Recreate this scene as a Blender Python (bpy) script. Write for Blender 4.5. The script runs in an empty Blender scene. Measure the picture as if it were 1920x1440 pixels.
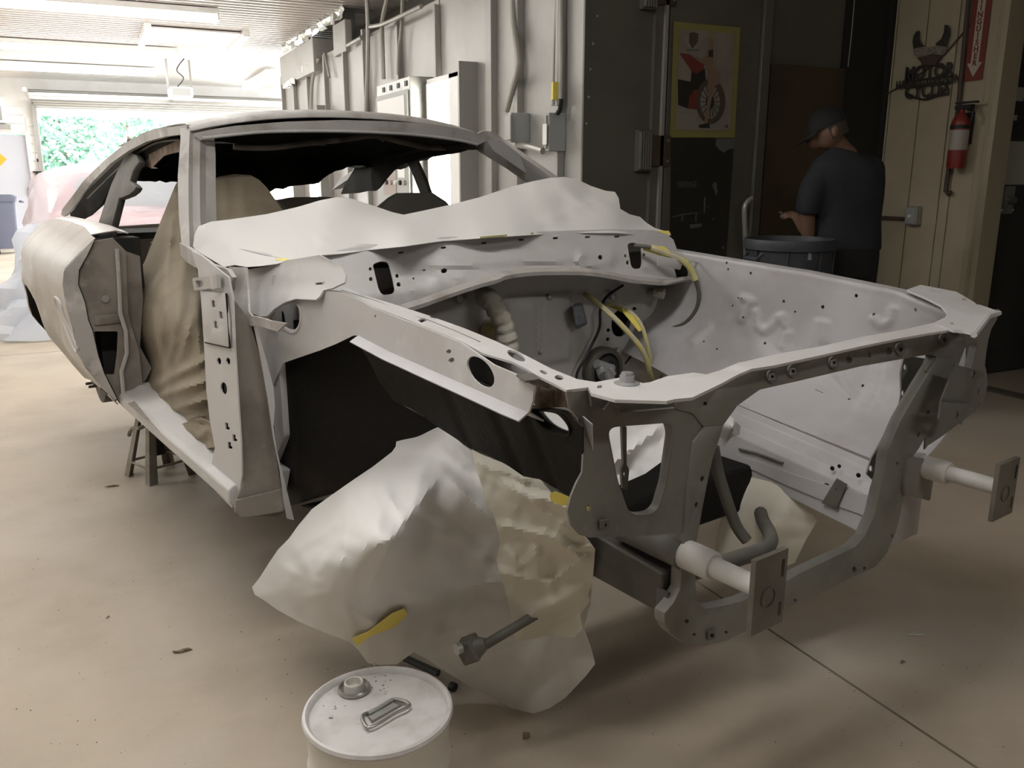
import bpy, bmesh, math, random
import numpy as np
from mathutils import Vector, Matrix, noise
from mathutils.geometry import delaunay_2d_cdt
random.seed(7)
PI = math.pi
SC = bpy.context.scene
COL = SC.collection

# ------------------------------------------------------------------ camera, light, exposure
CAMH = 1.35
PITCH = math.radians(13.78)
HEAD = math.radians(25.9)          # camera heading, to the right of the shop's long axis (+Y)
CARA = math.radians(10.5)          # the car stands turned this much from the long axis
cam = bpy.data.cameras.new('camera')
cam.sensor_width = 36.0
cam.lens = 36.0 * 1590.0 / 1920.0
cam.clip_start = 0.05
cam.clip_end = 300
co = bpy.data.objects.new('camera', cam)
COL.objects.link(co)
co.location = (0, 0, CAMH)
co.rotation_euler = (PI / 2 - PITCH, 0, -HEAD)
SC.camera = co

wd = bpy.data.worlds.new('daylight')
SC.world = wd
wd.use_nodes = True
wn = wd.node_tree.nodes
wn['Background'].inputs[0].default_value = (0.93, 0.97, 1.0, 1)
wn['Background'].inputs[1].default_value = 6.5
LAMP = 11.0                        # strength of the fluorescent diffusers

vs = SC.view_settings
vs.view_transform = 'Standard'
vs.look = 'None'
vs.gamma = 1.0
vs.use_curve_mapping = False
vs.exposure = 1.15

# ------------------------------------------------------------------ geometry of the place
F_ = 1590.0
cpi, spi = math.cos(PITCH), math.sin(PITCH)
U0, V0 = -2.12, 1.53               # where the car's own origin (foot of the hinge pillar) lies


def _ray(px, py):
    a = (px - 960) / F_
    b = (py - 720) / F_
    return a, cpi - b * spi, -(b * cpi + spi)


def _rot(r, d, h):
    s, c = math.sin(h), math.cos(h)
    return r * c + d * s, -r * s + d * c


HC = HEAD + CARA


def cray(px, py):
    """direction of a line of sight in the car's axes (forward, far side, up)"""
    r, d, z = _ray(px, py)
    la, lo = _rot(r, d, HC)
    return Vector((-lo, la, z))


CEYE = Vector((-U0, -V0, CAMH))


def C(px, py, pl, val):
    """point on the car's plane u/v/w = val"""
    d = cray(px, py)
    i = 'uvw'.index(pl)
    t = (val - CEYE[i]) / d[i]
    return CEYE + d * t


def CS(px, py, fn, t0=0.8, t1=8.0, n=60):
    """first point on the surface fn(p) = 0 in the car's axes"""
    d = cray(px, py)
    pa, fa = t0, fn(CEYE + d * t0)
    for k in range(1, n + 1):
        t = t0 + (t1 - t0) * k / n
        f = fn(CEYE + d * t)
        if fa * f <= 0:
            lo, hi = pa, t
            for _ in range(24):
                m = (lo + hi) / 2
                if fa * fn(CEYE + d * m) <= 0:
                    hi = m
                else:
                    lo = m
            return CEYE + d * hi
        pa, fa = t, f
    return CEYE + d * t1


def CT(px, py, t):
    return CEYE + cray(px, py) * t


def W(px, py, pl, val):
    """point on the shop's plane x/y/z = val"""
    r, d, z = _ray(px, py)
    la, lo = _rot(r, d, HEAD)
    v = Vector((la, lo, z))
    e = Vector((0, 0, CAMH))
    i = 'xyz'.index(pl)
    return e + v * ((val - e[i]) / v[i])


# ------------------------------------------------------------------ materials
MATS = {}


def mat(name, col, rough=0.6, metal=0.0, col2=None, scale=4.0, detail=6.0, lo=0.4, hi=0.65, bump=0.0,
        bscale=40.0, emit=None, estr=0.0, alpha=None, trans=0.0, spec=None, col3=None, scale3=1.0, lo3=.5, hi3=.7,
        stretch=None, coat=0.0):
    m = bpy.data.materials.new(name)
    m.use_nodes = True
    nt = m.node_tree
    N, L = nt.nodes, nt.links
    b = N['Principled BSDF']
    b.inputs['Roughness'].default_value = rough
    b.inputs['Metallic'].default_value = metal
    b.inputs['Base Color'].default_value = (*col, 1)
    if spec is not None:
        b.inputs['Specular IOR Level'].default_value = spec
    if coat:
        b.inputs['Coat Weight'].default_value = coat
    tc = N.new('ShaderNodeTexCoord')
    src = tc.outputs['Object']
    if stretch:
        mp = N.new('ShaderNodeMapping')
        mp.inputs['Scale'].default_value = stretch
        L.new(src, mp.inputs[0])
        src = mp.outputs[0]

    def layer(prev, c2, sc, l, h):
        n = N.new('ShaderNodeTexNoise')
        n.inputs['Scale'].default_value = sc
        n.inputs['Detail'].default_value = detail
        n.inputs['Roughness'].default_value = 0.6
        L.new(src, n.inputs['Vector'])
        r = N.new('ShaderNodeMapRange')
        r.interpolation_type = 'SMOOTHSTEP'
        r.inputs['From Min'].default_value = l
        r.inputs['From Max'].default_value = h
        L.new(n.outputs['Fac'], r.inputs['Value'])
        x = N.new('ShaderNodeMix')
        x.data_type = 'RGBA'
        L.new(r.outputs[0], x.inputs[0])
        if prev is None:
            x.inputs[6].default_value = (*col, 1)
        else:
            L.new(prev, x.inputs[6])
        x.inputs[7].default_value = (*c2, 1)
        return x.outputs[2]
    out = None
    if col2 is not None:
        out = layer(None, col2, scale, lo, hi)
    if col3 is not None:
        out = layer(out, col3, scale3, lo3, hi3)
    if out is not None:
        L.new(out, b.inputs['Base Color'])
    if bump:
        n = N.new('ShaderNodeTexNoise')
        n.inputs['Scale'].default_value = bscale
        n.inputs['Detail'].default_value = 4
        L.new(src, n.inputs['Vector'])
        bp = N.new('ShaderNodeBump')
        bp.inputs['Strength'].default_value = bump
        bp.inputs['Distance'].default_value = 0.02
        L.new(n.outputs['Fac'], bp.inputs['Height'])
        L.new(bp.outputs[0], b.inputs['Normal'])
    if emit is not None:
        b.inputs['Emission Color'].default_value = (*emit, 1)
        b.inputs['Emission Strength'].default_value = estr
    if trans:
        b.inputs['Transmission Weight'].default_value = trans
    if alpha is not None:
        b.inputs['Alpha'].default_value = alpha
    MATS[name] = m
    return m


def paperlike(name, col, tcol, fac=0.25, rough=0.75, bump=0.1, bscale=60, col2=None):
    """thin sheet: diffuse with some light passing through"""
    m = mat(name, col, rough, bump=bump, bscale=bscale, col2=col2, scale=3)
    nt = m.node_tree
    N, L = nt.nodes, nt.links
    t = N.new('ShaderNodeBsdfTranslucent')
    t.inputs[0].default_value = (*tcol, 1)
    x = N.new('ShaderNodeMixShader')
    x.inputs[0].default_value = fac
    L.new(N['Principled BSDF'].outputs[0], x.inputs[1])
    L.new(t.outputs[0], x.inputs[2])
    L.new(x.outputs[0], N['Material Output'].inputs[0])
    return m


# ------------------------------------------------------------------ mesh helpers
def setp(o, label=None, cat=None, group=None, kind=None):
    if label:
        o['label'] = label
    if cat:
        o['category'] = cat
    if group:
        o['group'] = group
    if kind:
        o['kind'] = kind
    return o


def empty(name, loc=(0, 0, 0), rz=0.0, label=None, cat=None, group=None, parent=None):
    o = bpy.data.objects.new(name, None)
    o.empty_display_size = 0.1
    COL.objects.link(o)
    o.location = loc
    o.rotation_euler = (0, 0, rz)
    if parent:
        o.parent = parent
    return setp(o, label, cat, group)


def mk(name, verts, faces, m, parent=None, smooth=True, ang=40, thick=0.0, off=0.0, bev=0.0, sub=0, label=None,
       cat=None, group=None, kind=None, weld=0.0):
    me = bpy.data.meshes.new(name)
    me.from_pydata([tuple(v) for v in verts], [], [tuple(f) for f in faces])
    me.validate()
    bm = bmesh.new()
    bm.from_mesh(me)
    if weld:
        bmesh.ops.remove_doubles(bm, verts=bm.verts, dist=weld)
    bmesh.ops.recalc_face_normals(bm, faces=bm.faces)
    bm.to_mesh(me)
    bm.free()
    me.materials.append(MATS[m] if isinstance(m, str) else m)
    if smooth:
        me.shade_smooth()
        if ang and not sub:
            me.set_sharp_from_angle(angle=math.radians(ang))
    o = bpy.data.objects.new(name, me)
    COL.objects.link(o)
    if parent:
        o.parent = parent
    if thick:
        s = o.modifiers.new('thickness', 'SOLIDIFY')
        s.thickness = thick
        s.offset = off
    if bev:
        s = o.modifiers.new('bevel', 'BEVEL')
        s.width = bev
        s.segments = 2
        s.limit_method = 'ANGLE'
    if thick and smooth and not sub:
        s = o.modifiers.new('edges', 'EDGE_SPLIT')
        s.split_angle = math.radians(ang or 40)
        s.use_edge_sharp = False
    if sub:
        s = o.modifiers.new('sub', 'SUBSURF')
        s.levels = s.render_levels = sub
    return setp(o, label, cat, group, kind)


class MB:
    def __init__(s):
        s.v, s.f = [], []

    def add(s, vs_, fs):
        k = len(s.v)
        s.v += [Vector(v) for v in vs_]
        s.f += [tuple(i + k for i in f) for f in fs]
        return s

    def box(s, c, d, M=None):
        x, y, z = d[0] / 2, d[1] / 2, d[2] / 2
        vv = [Vector((a * x, b * y, e * z)) for a in (-1, 1) for b in (-1, 1) for e in (-1, 1)]
        if M is not None:
            vv = [M @ v for v in vv]
        vv = [v + Vector(c) for v in vv]
        return s.add(vv, [(0, 1, 3, 2), (4, 6, 7, 5), (0, 4, 5, 1), (2, 3, 7, 6), (0, 2, 6, 4), (1, 5, 7, 3)])

    def mm(s, a, b):
        return s.box([(a[i] + b[i]) / 2 for i in range(3)], [abs(a[i] - b[i]) for i in range(3)])

    def tube(s, path, r, n=10, cap=True):
        P = [Vector(p) for p in path]
        R = r if isinstance(r, (list, tuple)) else [r] * len(P)
        k0 = len(s.v)
        T = []
        for i in range(len(P)):
            t = (P[min(i + 1, len(P) - 1)] - P[max(i - 1, 0)])
            T.append(t.normalized() if t.length > 1e-9 else Vector((0, 0, 1)))
        a = T[0].orthogonal().normalized()
        for i, p in enumerate(P):
            a = (a - T[i] * a.dot(T[i]))
            a = a.normalized() if a.length > 1e-6 else T[i].orthogonal().normalized()
            b = T[i].cross(a)
            for j in range(n):
                th = 2 * PI * j / n
                s.v.append(p + (a * math.cos(th) + b * math.sin(th)) * R[i])
        for i in range(len(P) - 1):
            for j in range(n):
                q = (j + 1) % n
                s.f.append((k0 + i * n + j, k0 + i * n + q, k0 + (i + 1) * n + q, k0 + (i + 1) * n + j))
        if cap:
            s.f.append(tuple(k0 + j for j in range(n))[::-1])
            s.f.append(tuple(k0 + (len(P) - 1) * n + j for j in range(n)))
        return s

    def lathe(s, prof, n=32, c=(0, 0, 0), M=None, closed=False, cap=True):
        k0 = len(s.v)
        for r, z in prof:
            for j in range(n):
                th = 2 * PI * j / n
                v = Vector((r * math.cos(th), r * math.sin(th), z))
                if M is not None:
                    v = M @ v
                s.v.append(v + Vector(c))
        m = len(prof)
        for i in range(m if closed else m - 1):
            for j in range(n):
                q = (j + 1) % n
                i2 = (i + 1) % m
                s.f.append((k0 + i * n + j, k0 + i * n + q, k0 + i2 * n + q, k0 + i2 * n + j))
        if not closed and cap:
            if prof[0][0] > 1e-6:
                s.f.append(tuple(k0 + j for j in range(n))[::-1])
            if prof[-1][0] > 1e-6:
                s.f.append(tuple(k0 + (m - 1) * n + j for j in range(n)))
        return s

    def loft(s, secs, closed=True, cap=True):
        k0 = len(s.v)
        n = len(secs[0])
        for sec in secs:
            s.v += [Vector(p) for p in sec]
        for i in range(len(secs) - 1):
            for j in range(n if closed else n - 1):
                q = (j + 1) % n
                s.f.append((k0 + i * n + j, k0 + i * n + q, k0 + (i + 1) * n + q, k0 + (i + 1) * n + j))
        if closed and cap:
            s.f.append(tuple(k0 + j for j in range(n))[::-1])
            s.f.append(tuple(k0 + (len(secs) - 1) * n + j for j in range(n)))
        return s

    def ball(s, c, r, nu=14, nv=10):
        r = r if isinstance(r, (list, tuple)) else (r, r, r)
        k0 = len(s.v)
        c = Vector(c)
        s.v.append(c + Vector((0, 0, r[2])))
        for i in range(1, nv):
            ph = PI * i / nv
            for j in range(nu):
                th = 2 * PI * j / nu
                s.v.append(c + Vector((r[0] * math.sin(ph) * math.cos(th), r[1] * math.sin(ph) * math.sin(th),
                                       r[2] * math.cos(ph))))
        s.v.append(c - Vector((0, 0, r[2])))
        e = len(s.v) - 1
        for j in range(nu):
            q = (j + 1) % nu
            s.f.append((k0, k0 + 1 + j, k0 + 1 + q))
            s.f.append((e, k0 + 1 + (nv - 2) * nu + q, k0 + 1 + (nv - 2) * nu + j))
        for i in range(nv - 2):
            for j in range(nu):
                q = (j + 1) % nu
                s.f.append((k0 + 1 + i * nu + j, k0 + 1 + (i + 1) * nu + j, k0 + 1 + (i + 1) * nu + q, k0 + 1 + i * nu + q))
        return s

    def build(s, name, m, parent=None, **kw):
        return mk(name, s.v, s.f, m, parent, **kw)


def inpoly(x, y, P):
    r = False
    j = len(P) - 1
    for i in range(len(P)):
        xi, yi = P[i]
        xj, yj = P[j]
        if (yi > y) != (yj > y) and x < (xj - xi) * (y - yi) / (yj - yi) + xi:
            r = not r
        j = i
    return r


def spl(pts, n=6, closed=True):
    """smooth line through points"""
    P = [Vector((p[0], p[1], p[2] if len(p) > 2 else 0)) for p in pts]
    d3 = len(pts[0]) > 2
    out = []
    m = len(P)
    rng = range(m if closed else m - 1)
    for i in rng:
        if closed:
            a, b, c, d = P[i - 1], P[i], P[(i + 1) % m], P[(i + 2) % m]
        else:
            a, b, c, d = P[max(i - 1, 0)], P[i], P[i + 1], P[min(i + 2, m - 1)]
        for k in range(n):
            t = k / n
            out.append(0.5 * ((2 * b) + (c - a) * t + (2 * a - 5 * b + 4 * c - d) * t * t + (3 * b - a - 3 * c + d) * t ** 3))
    if not closed:
        out.append(P[-1])
    return [tuple(v) if d3 else (v.x, v.y) for v in out]


def dens(P, step, closed=True):
    out = []
    m = len(P)
    for i in range(m if closed else m - 1):
        a, b = P[i], P[(i + 1) % m]
        k = max(1, int(math.hypot(b[0] - a[0], b[1] - a[1]) / step))
        for j in range(k):
            out.append((a[0] + (b[0] - a[0]) * j / k, a[1] + (b[1] - a[1]) * j / k))
    if not closed:
        out.append(tuple(P[-1]))
    return out


def ell(cx, cy, rx, ry, a=0.0, n=16):
    a = math.radians(a)
    return [(cx + rx * math.cos(t) * math.cos(a) - ry * math.sin(t) * math.sin(a),
             cy + rx * math.cos(t) * math.sin(a) + ry * math.sin(t) * math.cos(a))
            for t in [2 * PI * k / n for k in range(n)]]


def rpoly(pts, r, n=4):
    """polygon with rounded corners"""
    out = []
    m = len(pts)
    for i in range(m):
        a, b, c = Vector(pts[i - 1]), Vector(pts[i]), Vector(pts[(i + 1) % m])
        ri = r[i] if isinstance(r, (list, tuple)) else r
        d1 = min(ri, (a - b).length * .48)
        d2 = min(ri, (c - b).length * .48)
        p = b + (a - b).normalized() * d1
        q = b + (c - b).normalized() * d2
        for k in range(n + 1):
            t = k / n
            v = p * (1 - t) ** 2 + b * 2 * t * (1 - t) + q * t * t
            out.append((v.x, v.y))
    return out


def cdt(outer, holes=(), step=None, extra=()):
    pts, edges = [], []
    loops = [list(outer)] + [list(h) for h in holes]
    for Lp in loops:
        k = len(pts)
        pts += [Vector(p) for p in Lp]
        edges += [(k + i, k + (i + 1) % len(Lp)) for i in range(len(Lp))]
    if step:
        xs = [p[0] for p in outer]
        ys = [p[1] for p in outer]
        y = min(ys) + step * .5
        row = 0
        while y < max(ys):
            x = min(xs) + step * (.25 + .5 * (row % 2))
            while x < max(xs):
                if inpoly(x, y, outer) and not any(inpoly(x, y, h) for h in holes):
                    pts.append(Vector((x, y)))
                x += step
            y += step * .87
            row += 1
    pts += [Vector(p) for p in extra]
    V, E_, Fc, _, _, _ = delaunay_2d_cdt(pts, edges, [], 0, 1e-5)
    fs = []
    for f in Fc:
        cx = sum(V[i].x for i in f) / len(f)
        cy = sum(V[i].y for i in f) / len(f)
        if inpoly(cx, cy, outer) and not any(inpoly(cx, cy, h) for h in holes):
            fs.append(tuple(f))
    used = sorted({i for f in fs for i in f})
    mp = {i: k for k, i in enumerate(used)}
    return [(V[i].x, V[i].y) for i in used], [tuple(mp[i] for i in f) for f in fs]


def plate(name, outer, holes, fn, m, parent=None, step=None, thick=0.003, off=0.0, **kw):
    P, Fc = cdt(outer, holes, step)
    return mk(name, [fn(x, y) for x, y in P], Fc, m, parent, thick=thick, off=off, **kw)


def text_mesh(name, body, size, m, parent, M, ext=0.0015, bold=0.0, align='CENTER', spacing=1.0, wide=1.0, **kw):
    cu = bpy.data.curves.new(name, 'FONT')
    cu.body = body
    cu.size = size
    cu.extrude = ext
    cu.offset = bold
    cu.align_x = align
    cu.align_y = 'CENTER'
    cu.space_character = spacing
    cu.resolution_u = 3
    ob = bpy.data.objects.new(name, cu)
    COL.objects.link(ob)
    dg = bpy.context.evaluated_depsgraph_get()
    me = bpy.data.meshes.new_from_object(ob.evaluated_get(dg))
    bpy.data.objects.remove(ob)
    bpy.data.curves.remove(cu)
    me.transform(Matrix.Diagonal((wide, 1, 1, 1)))
    me.transform(M)
    me.materials.clear()
    me.materials.append(MATS[m])
    me.name = name
    o = bpy.data.objects.new(name, me)
    COL.objects.link(o)
    if parent:
        o.parent = parent
    return setp(o, **kw) if kw else o


def basis(o, x, y):
    """matrix with origin o, local x and y axes"""
    x = Vector(x).normalized()
    y = Vector(y).normalized()
    z = x.cross(y).normalized()
    y = z.cross(x)
    M = Matrix((x, y, z)).transposed().to_4x4()
    M.translation = Vector(o)
    return M


def copy_tree(o, parent=None):
    c = o.copy()
    COL.objects.link(c)
    c.parent = parent
    for ch in list(o.children):
        copy_tree(ch, c)
    return c


def tps(ctrl, vals, lam=0.0):
    """thin plate spline through 2-d control points"""
    P = np.array(ctrl, float) / 100.0
    n = len(P)
    d = np.linalg.norm(P[:, None] - P[None], axis=2)
    K = np.where(d > 0, d * d * np.log(d + 1e-12), 0) + lam * np.eye(n)
    A = np.zeros((n + 3, n + 3))
    A[:n, :n] = K
    A[:n, n] = 1
    A[:n, n + 1:] = P
    A[n, :n] = 1
    A[n + 1:, :n] = P.T
    w = np.linalg.solve(A, np.r_[np.array(vals, float), 0, 0, 0])

    def f(x, y):
        q = np.array((x, y)) / 100.0
        r = np.linalg.norm(P - q, axis=1)
        return float(w[:n] @ np.where(r > 0, r * r * np.log(r + 1e-12), 0) + w[n] + w[n + 1:] @ q)
    return f


def segd(x, y, a, b):
    ax, ay = a
    bx, by = b
    dx, dy = bx - ax, by - ay
    L2 = dx * dx + dy * dy
    t = max(0, min(1, ((x - ax) * dx + (y - ay) * dy) / L2))
    return math.hypot(x - ax - t * dx, y - ay - t * dy), t


def crumple(x, y, s, seed=0.0):
    """straight-creased paper relief, about -1..1"""
    rnd = random.Random(int(seed * 977) + int(s))
    t = 0.0
    for k in range(4):
        th = rnd.uniform(0, PI)
        ph = rnd.uniform(0, 9)
        q = Vector((x / (s * 1.7) + k * 7.3, y / (s * 1.7) + ph, seed))
        a = (x * math.cos(th) + y * math.sin(th)) / (s * rnd.uniform(1.2, 2.2)) + ph + .55 * noise.noise(q * .6)
        tri = abs((a % 1.0) - .5) * 2
        m_ = max(0.0, min(1.0, noise.noise(q + Vector((3, 9, 1))) * 2.2 + .35))
        t += (tri - .5) * m_
    return t


def drape(name, outline, ctrl, m, parent, step=9, folds=(), cr=((60, .012), (24, .004)), seed=1.0, edge_fade=0,
          thick=0.0015, holes=(), **kw):
    """a hanging sheet: ctrl = [(px, py, point)], folds = [(a, b, height, width)]"""
    T = []
    for x, y, p in ctrl:
        d = cray(x, y)
        T.append((Vector(p) - CEYE).length / d.length)
    f = tps([(c[0], c[1]) for c in ctrl], T)
    P, Fc = cdt(dens(outline, step), [dens(h, step) for h in holes], step)
    V = []
    for x, y in P:
        t = f(x, y)
        dz = 0
        for s_, a_ in cr:
            dz += a_ * crumple(x, y, s_, seed + s_)
        for fo in folds:
            d, tt = segd(x, y, fo[0], fo[1])
            k = max(0, 1 - d / fo[3])
            dz += fo[2] * (k ** 1.3) * (0.35 + .65 * math.sin(PI * (0.12 + .76 * tt)))
        V.append(CT(x, y, t - dz / cray(x, y).length))
    return mk(name, V, Fc, m, parent, thick=thick, ang=kw.pop('ang', 35), **kw)
# ------------------------------------------------------------------ materials of the shop
mat('concrete', (.455, .385, .30), .62, col2=(.36, .30, .23), scale=1.3, detail=9, lo=.35, hi=.7, bump=.06, bscale=30,
    col3=(.51, .455, .385), scale3=.5, lo3=.45, hi3=.7)
mat('joint', (.10, .085, .065), .9)
mat('corrugated', (.74, .72, .69), .38, metal=.25)
mat('white_wall', (.80, .79, .77), .6, col2=(.74, .72, .69), scale=2)
mat('booth_panel', (.37, .36, .34), .42, metal=.15, col2=(.32, .31, .285), scale=2.5, lo=.4, hi=.75, bump=.02)
mat('booth_flange', (.33, .32, .30), .45, metal=.2)
mat('booth_dark', (.135, .13, .108), .5, metal=.15, col2=(.11, .10, .085), scale=2.2, lo=.35, hi=.7, bump=.03, bscale=20)
mat('dark_gap', (.02, .019, .015), .8)
mat('brown_board', (.072, .048, .026), .75, col2=(.05, .034, .02), scale=2)
mat('cream_wall', (.44, .385, .275), .6, col2=(.385, .335, .235), scale=3, lo=.4, hi=.75)
mat('cream_trim', (.40, .35, .25), .55)
mat('door_dark', (.05, .05, .046), .5)
mat('note_paper', (.50, .50, .42), .8)
mat('galv', (.42, .42, .40), .38, metal=.5, col2=(.33, .33, .31), scale=8)
mat('conduit', (.38, .37, .34), .4, metal=.35)
mat('elec_grey', (.36, .37, .36), .5)
mat('label_white', (.8, .8, .78), .6)
mat('label_red', (.36, .30, .28), .6)
mat('lamp_white', (.85, .85, .83), .4)
mat('diffuser', (.95, .95, .92), .4, emit=(1.0, .985, .955), estr=LAMP)
mat('booth_light', (.95, .95, .92), .4, emit=(1.0, .97, .86), estr=7.0)
mat('foil', (.8, .84, .80), .22, metal=.8, bump=.8, bscale=14)
mat('black', (.012, .012, .011), .55)
mat('tape', (.25, .225, .07), .6)
mat('tape_bright', (.80, .67, .14), .6)
mat('poster_paper', (.26, .235, .20), .55, col2=(.21, .19, .16), scale=7)
mat('poster_dark', (.028, .027, .023), .35)
mat('poster_grey', (.12, .12, .115), .5)
mat('poster_red', (.17, .035, .025), .5)
mat('poster_skin', (.22, .155, .105), .5)
mat('poster_hair', (.26, .21, .14), .5)
mat('poster_brown', (.085, .06, .045), .5)
mat('sign_black', (.035, .03, .025), .55)
mat('sign_silver', (.30, .27, .22), .5, col2=(.12, .10, .08), scale=30, stretch=(1, 1, 6))
mat('sign_rust', (.075, .05, .04), .6)
mat('sign_red', (.19, .035, .024), .5)
mat('sign_white', (.46, .42, .34), .5)
mat('ext_red', (.22, .028, .022), .4)
mat('ext_label', (.36, .33, .30), .5)
mat('plastic_dark', (.05, .055, .07), .5)
mat('bin_blue', (.11, .12, .17), .5)
mat('steel', (.38, .37, .35), .35, metal=.8)
mat('yellow_sign', (.85, .42, .03), .5)
mat('leaf', (.12, .25, .17), .7, col2=(.22, .36, .27), scale=3)
mat('bark', (.12, .09, .06), .9)
mat('outside_ground', (.62, .60, .55), .9)
mat('door_grey', (.55, .56, .62), .5)
mat('red_bright', (.75, .06, .06), .4)

CEIL = 3.15
XB = 2.65          # booth side wall
YB = 4.5           # booth front
XR = 5.06          # right hand wall
YE = 19.0          # far wall

# floor: base and slabs
fl = MB().mm((-6, -5, -.10), (9, YE + .2, -.012)).build('floor', 'joint', kind='structure', smooth=False)
for (x0, x1) in ((-6, 1.729), (1.738, 9)):
    for (y0, y1) in ((-5, 7.495), (7.505, YE + .2)):
        P = [(x0, y0), (x1, y0), (x1, y1), (x0, y1)]
        MB().mm((x0, y0, -.014), (x1, y1, 0)).build('slab', 'concrete', fl, smooth=False)
MB().mm((-60, YE + .2, -.12), (60, 120, -.02)).build('ground', 'outside_ground', kind='structure', smooth=False)

# ceiling of corrugated sheet, ribs run across the shop
prof = []
y = -5.0
while y < YE:
    for dy, dz in ((0, 0), (.085, 0), (.10, -.028), (.135, -.028)):
        prof.append((y + dy, CEIL + dz))
    y += .15
v, f = [], []
for yy, zz in prof:
    v += [(-6, yy, zz), (8, yy, zz)]
for i in range(len(prof) - 1):
    f.append((2 * i, 2 * i + 1, 2 * i + 3, 2 * i + 2))
mk('ceiling', v, f, 'corrugated', smooth=False, thick=.004, kind='structure')

# plain far sides of the room
MB().mm((-6.1, -5, 0), (-6, YE, CEIL)).build('wall_left', 'white_wall', kind='structure', smooth=False)
MB().mm((-6.1, -5.1, 0), (9, -5, CEIL)).build('wall_front', 'brown_board', kind='structure', smooth=False)

# far wall round the roller door opening
GX0, GX1, GZ = -.78, 4.6, 2.48
m = MB()
m.mm((-6, YE, 0), (-1.72, YE + .15, CEIL)).mm((-1.72, YE, 2.12), (-.98, YE + .15, CEIL))
m.mm((-.98, YE, 0), (GX0, YE + .15, CEIL)).mm((GX0, YE, GZ), (GX1, YE + .15, CEIL)).mm((GX1, YE, 0), (9, YE + .15, CEIL))
wb = m.build('wall_back', 'white_wall', kind='structure', smooth=False)
zz = .05
while zz < 2.4:
    MB().mm((-.95, YE - .018, zz), (GX0 - .04, YE, zz + .145)).build('siding_board', 'white_wall', wb, smooth=False, bev=.004)
    zz += .158
zz = 2.15
while zz < 2.5:
    MB().mm((-2.2, YE - .018, zz), (-.98, YE, zz + .145)).build('siding_board', 'white_wall', wb, smooth=False, bev=.004)
    zz += .158
d = empty('door_1', (-1.35, YE, 0))
d['kind'] = 'structure'
MB().mm((-.365, .03, .02), (.365, .075, 2.10)).build('door_leaf', 'door_grey', d, smooth=False)
MB().mm((.285, -.005, .98), (.345, .03, 1.14)).build('lock_plate', 'steel', d, smooth=False)
MB().tube([(.315, .0, 1.06), (.315, -.05, 1.06)], .022).build('door_handle', 'steel', d)
MB().mm((-.365, .02, .10), (.365, .032, .13)).mm((-.365, .02, .02), (.365, .032, .05)).build('kick_plate', 'steel', d, smooth=False)
for x in (-.40, .40):
    MB().mm((x - .035, -.03, 0), (x + .035, .05, 2.17)).build('door_frame', 'white_wall', d, smooth=False)
sg = MB().box((0, 0, 0), (.25, .012, .25), Matrix.Rotation(PI / 4, 3, 'Y')).build(
    'warning_sign', 'yellow_sign', smooth=False, label='orange diamond warning placard on the far grey door', cat='sign')
sg.location = (-1.52, YE + .018, 1.66)
# door track, raised door leaves, opener
gd = empty('door_2', (0, YE, 0))
gd['kind'] = 'structure'
for k in range(4):
    y0 = -.12 - k * .56
    MB().mm((GX0 + .04, y0 - .54, GZ + .16), (GX1 - .04, y0, GZ + .205)).build('door_section', 'lamp_white', gd, smooth=False, bev=.006)
    MB().mm((GX0 + .04, y0 - .52, GZ + .11), (GX1 - .04, y0 - .47, GZ + .16)).build('stiffener', 'steel', gd, smooth=False)
for x in (GX0, GX1):
    MB().mm((x - .03, -2.6, GZ + .20), (x + .03, -.1, GZ + .26)).build('track', 'steel', gd, smooth=False)
    MB().mm((x - .035, -.09, 0), (x + .035, -.02, GZ + .2)).build('track', 'steel', gd, smooth=False)
MB().tube([(GX0 - .1, -.08, GZ + .42), (GX1, -.08, GZ + .42)], .025).build('torsion_shaft', 'steel', gd)
MB().mm((GX0, -.03, GZ - .02), (GX1, .0, GZ + .12)).build('header', 'white_wall', gd, smooth=False)
p = W(337, 165, 'z', 2.70)
op = empty('door_opener', (p.x, p.y, 2.62), 0, 'white box motor of the door opener hanging from two straps', 'opener')
MB().mm((-.17, -.22, -.07), (.17, .22, .08)).build('motor_box', 'lamp_white', op, smooth=False, bev=.02)
MB().mm((-.13, -.232, -.05), (.13, -.22, .06)).build('grille', 'elec_grey', op, smooth=False)
for x in (-.17, .17):
    MB().mm((x - .015, -.02, .06), (x + .015, .02, CEIL - 2.62)).build('hanger_strap', 'steel', op, smooth=False)
MB().mm((-.03, .2, .02), (.03, YE - p.y - .1, .06)).build('rail', 'steel', op, smooth=False)
MB().tube(spl([(-.05, -.1, .08), (.06, -.1, .22), (-.03, -.1, .34), (.1, -.1, CEIL - 2.63)], 6, False), .008, 6).build('cord', 'black', op)

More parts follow.
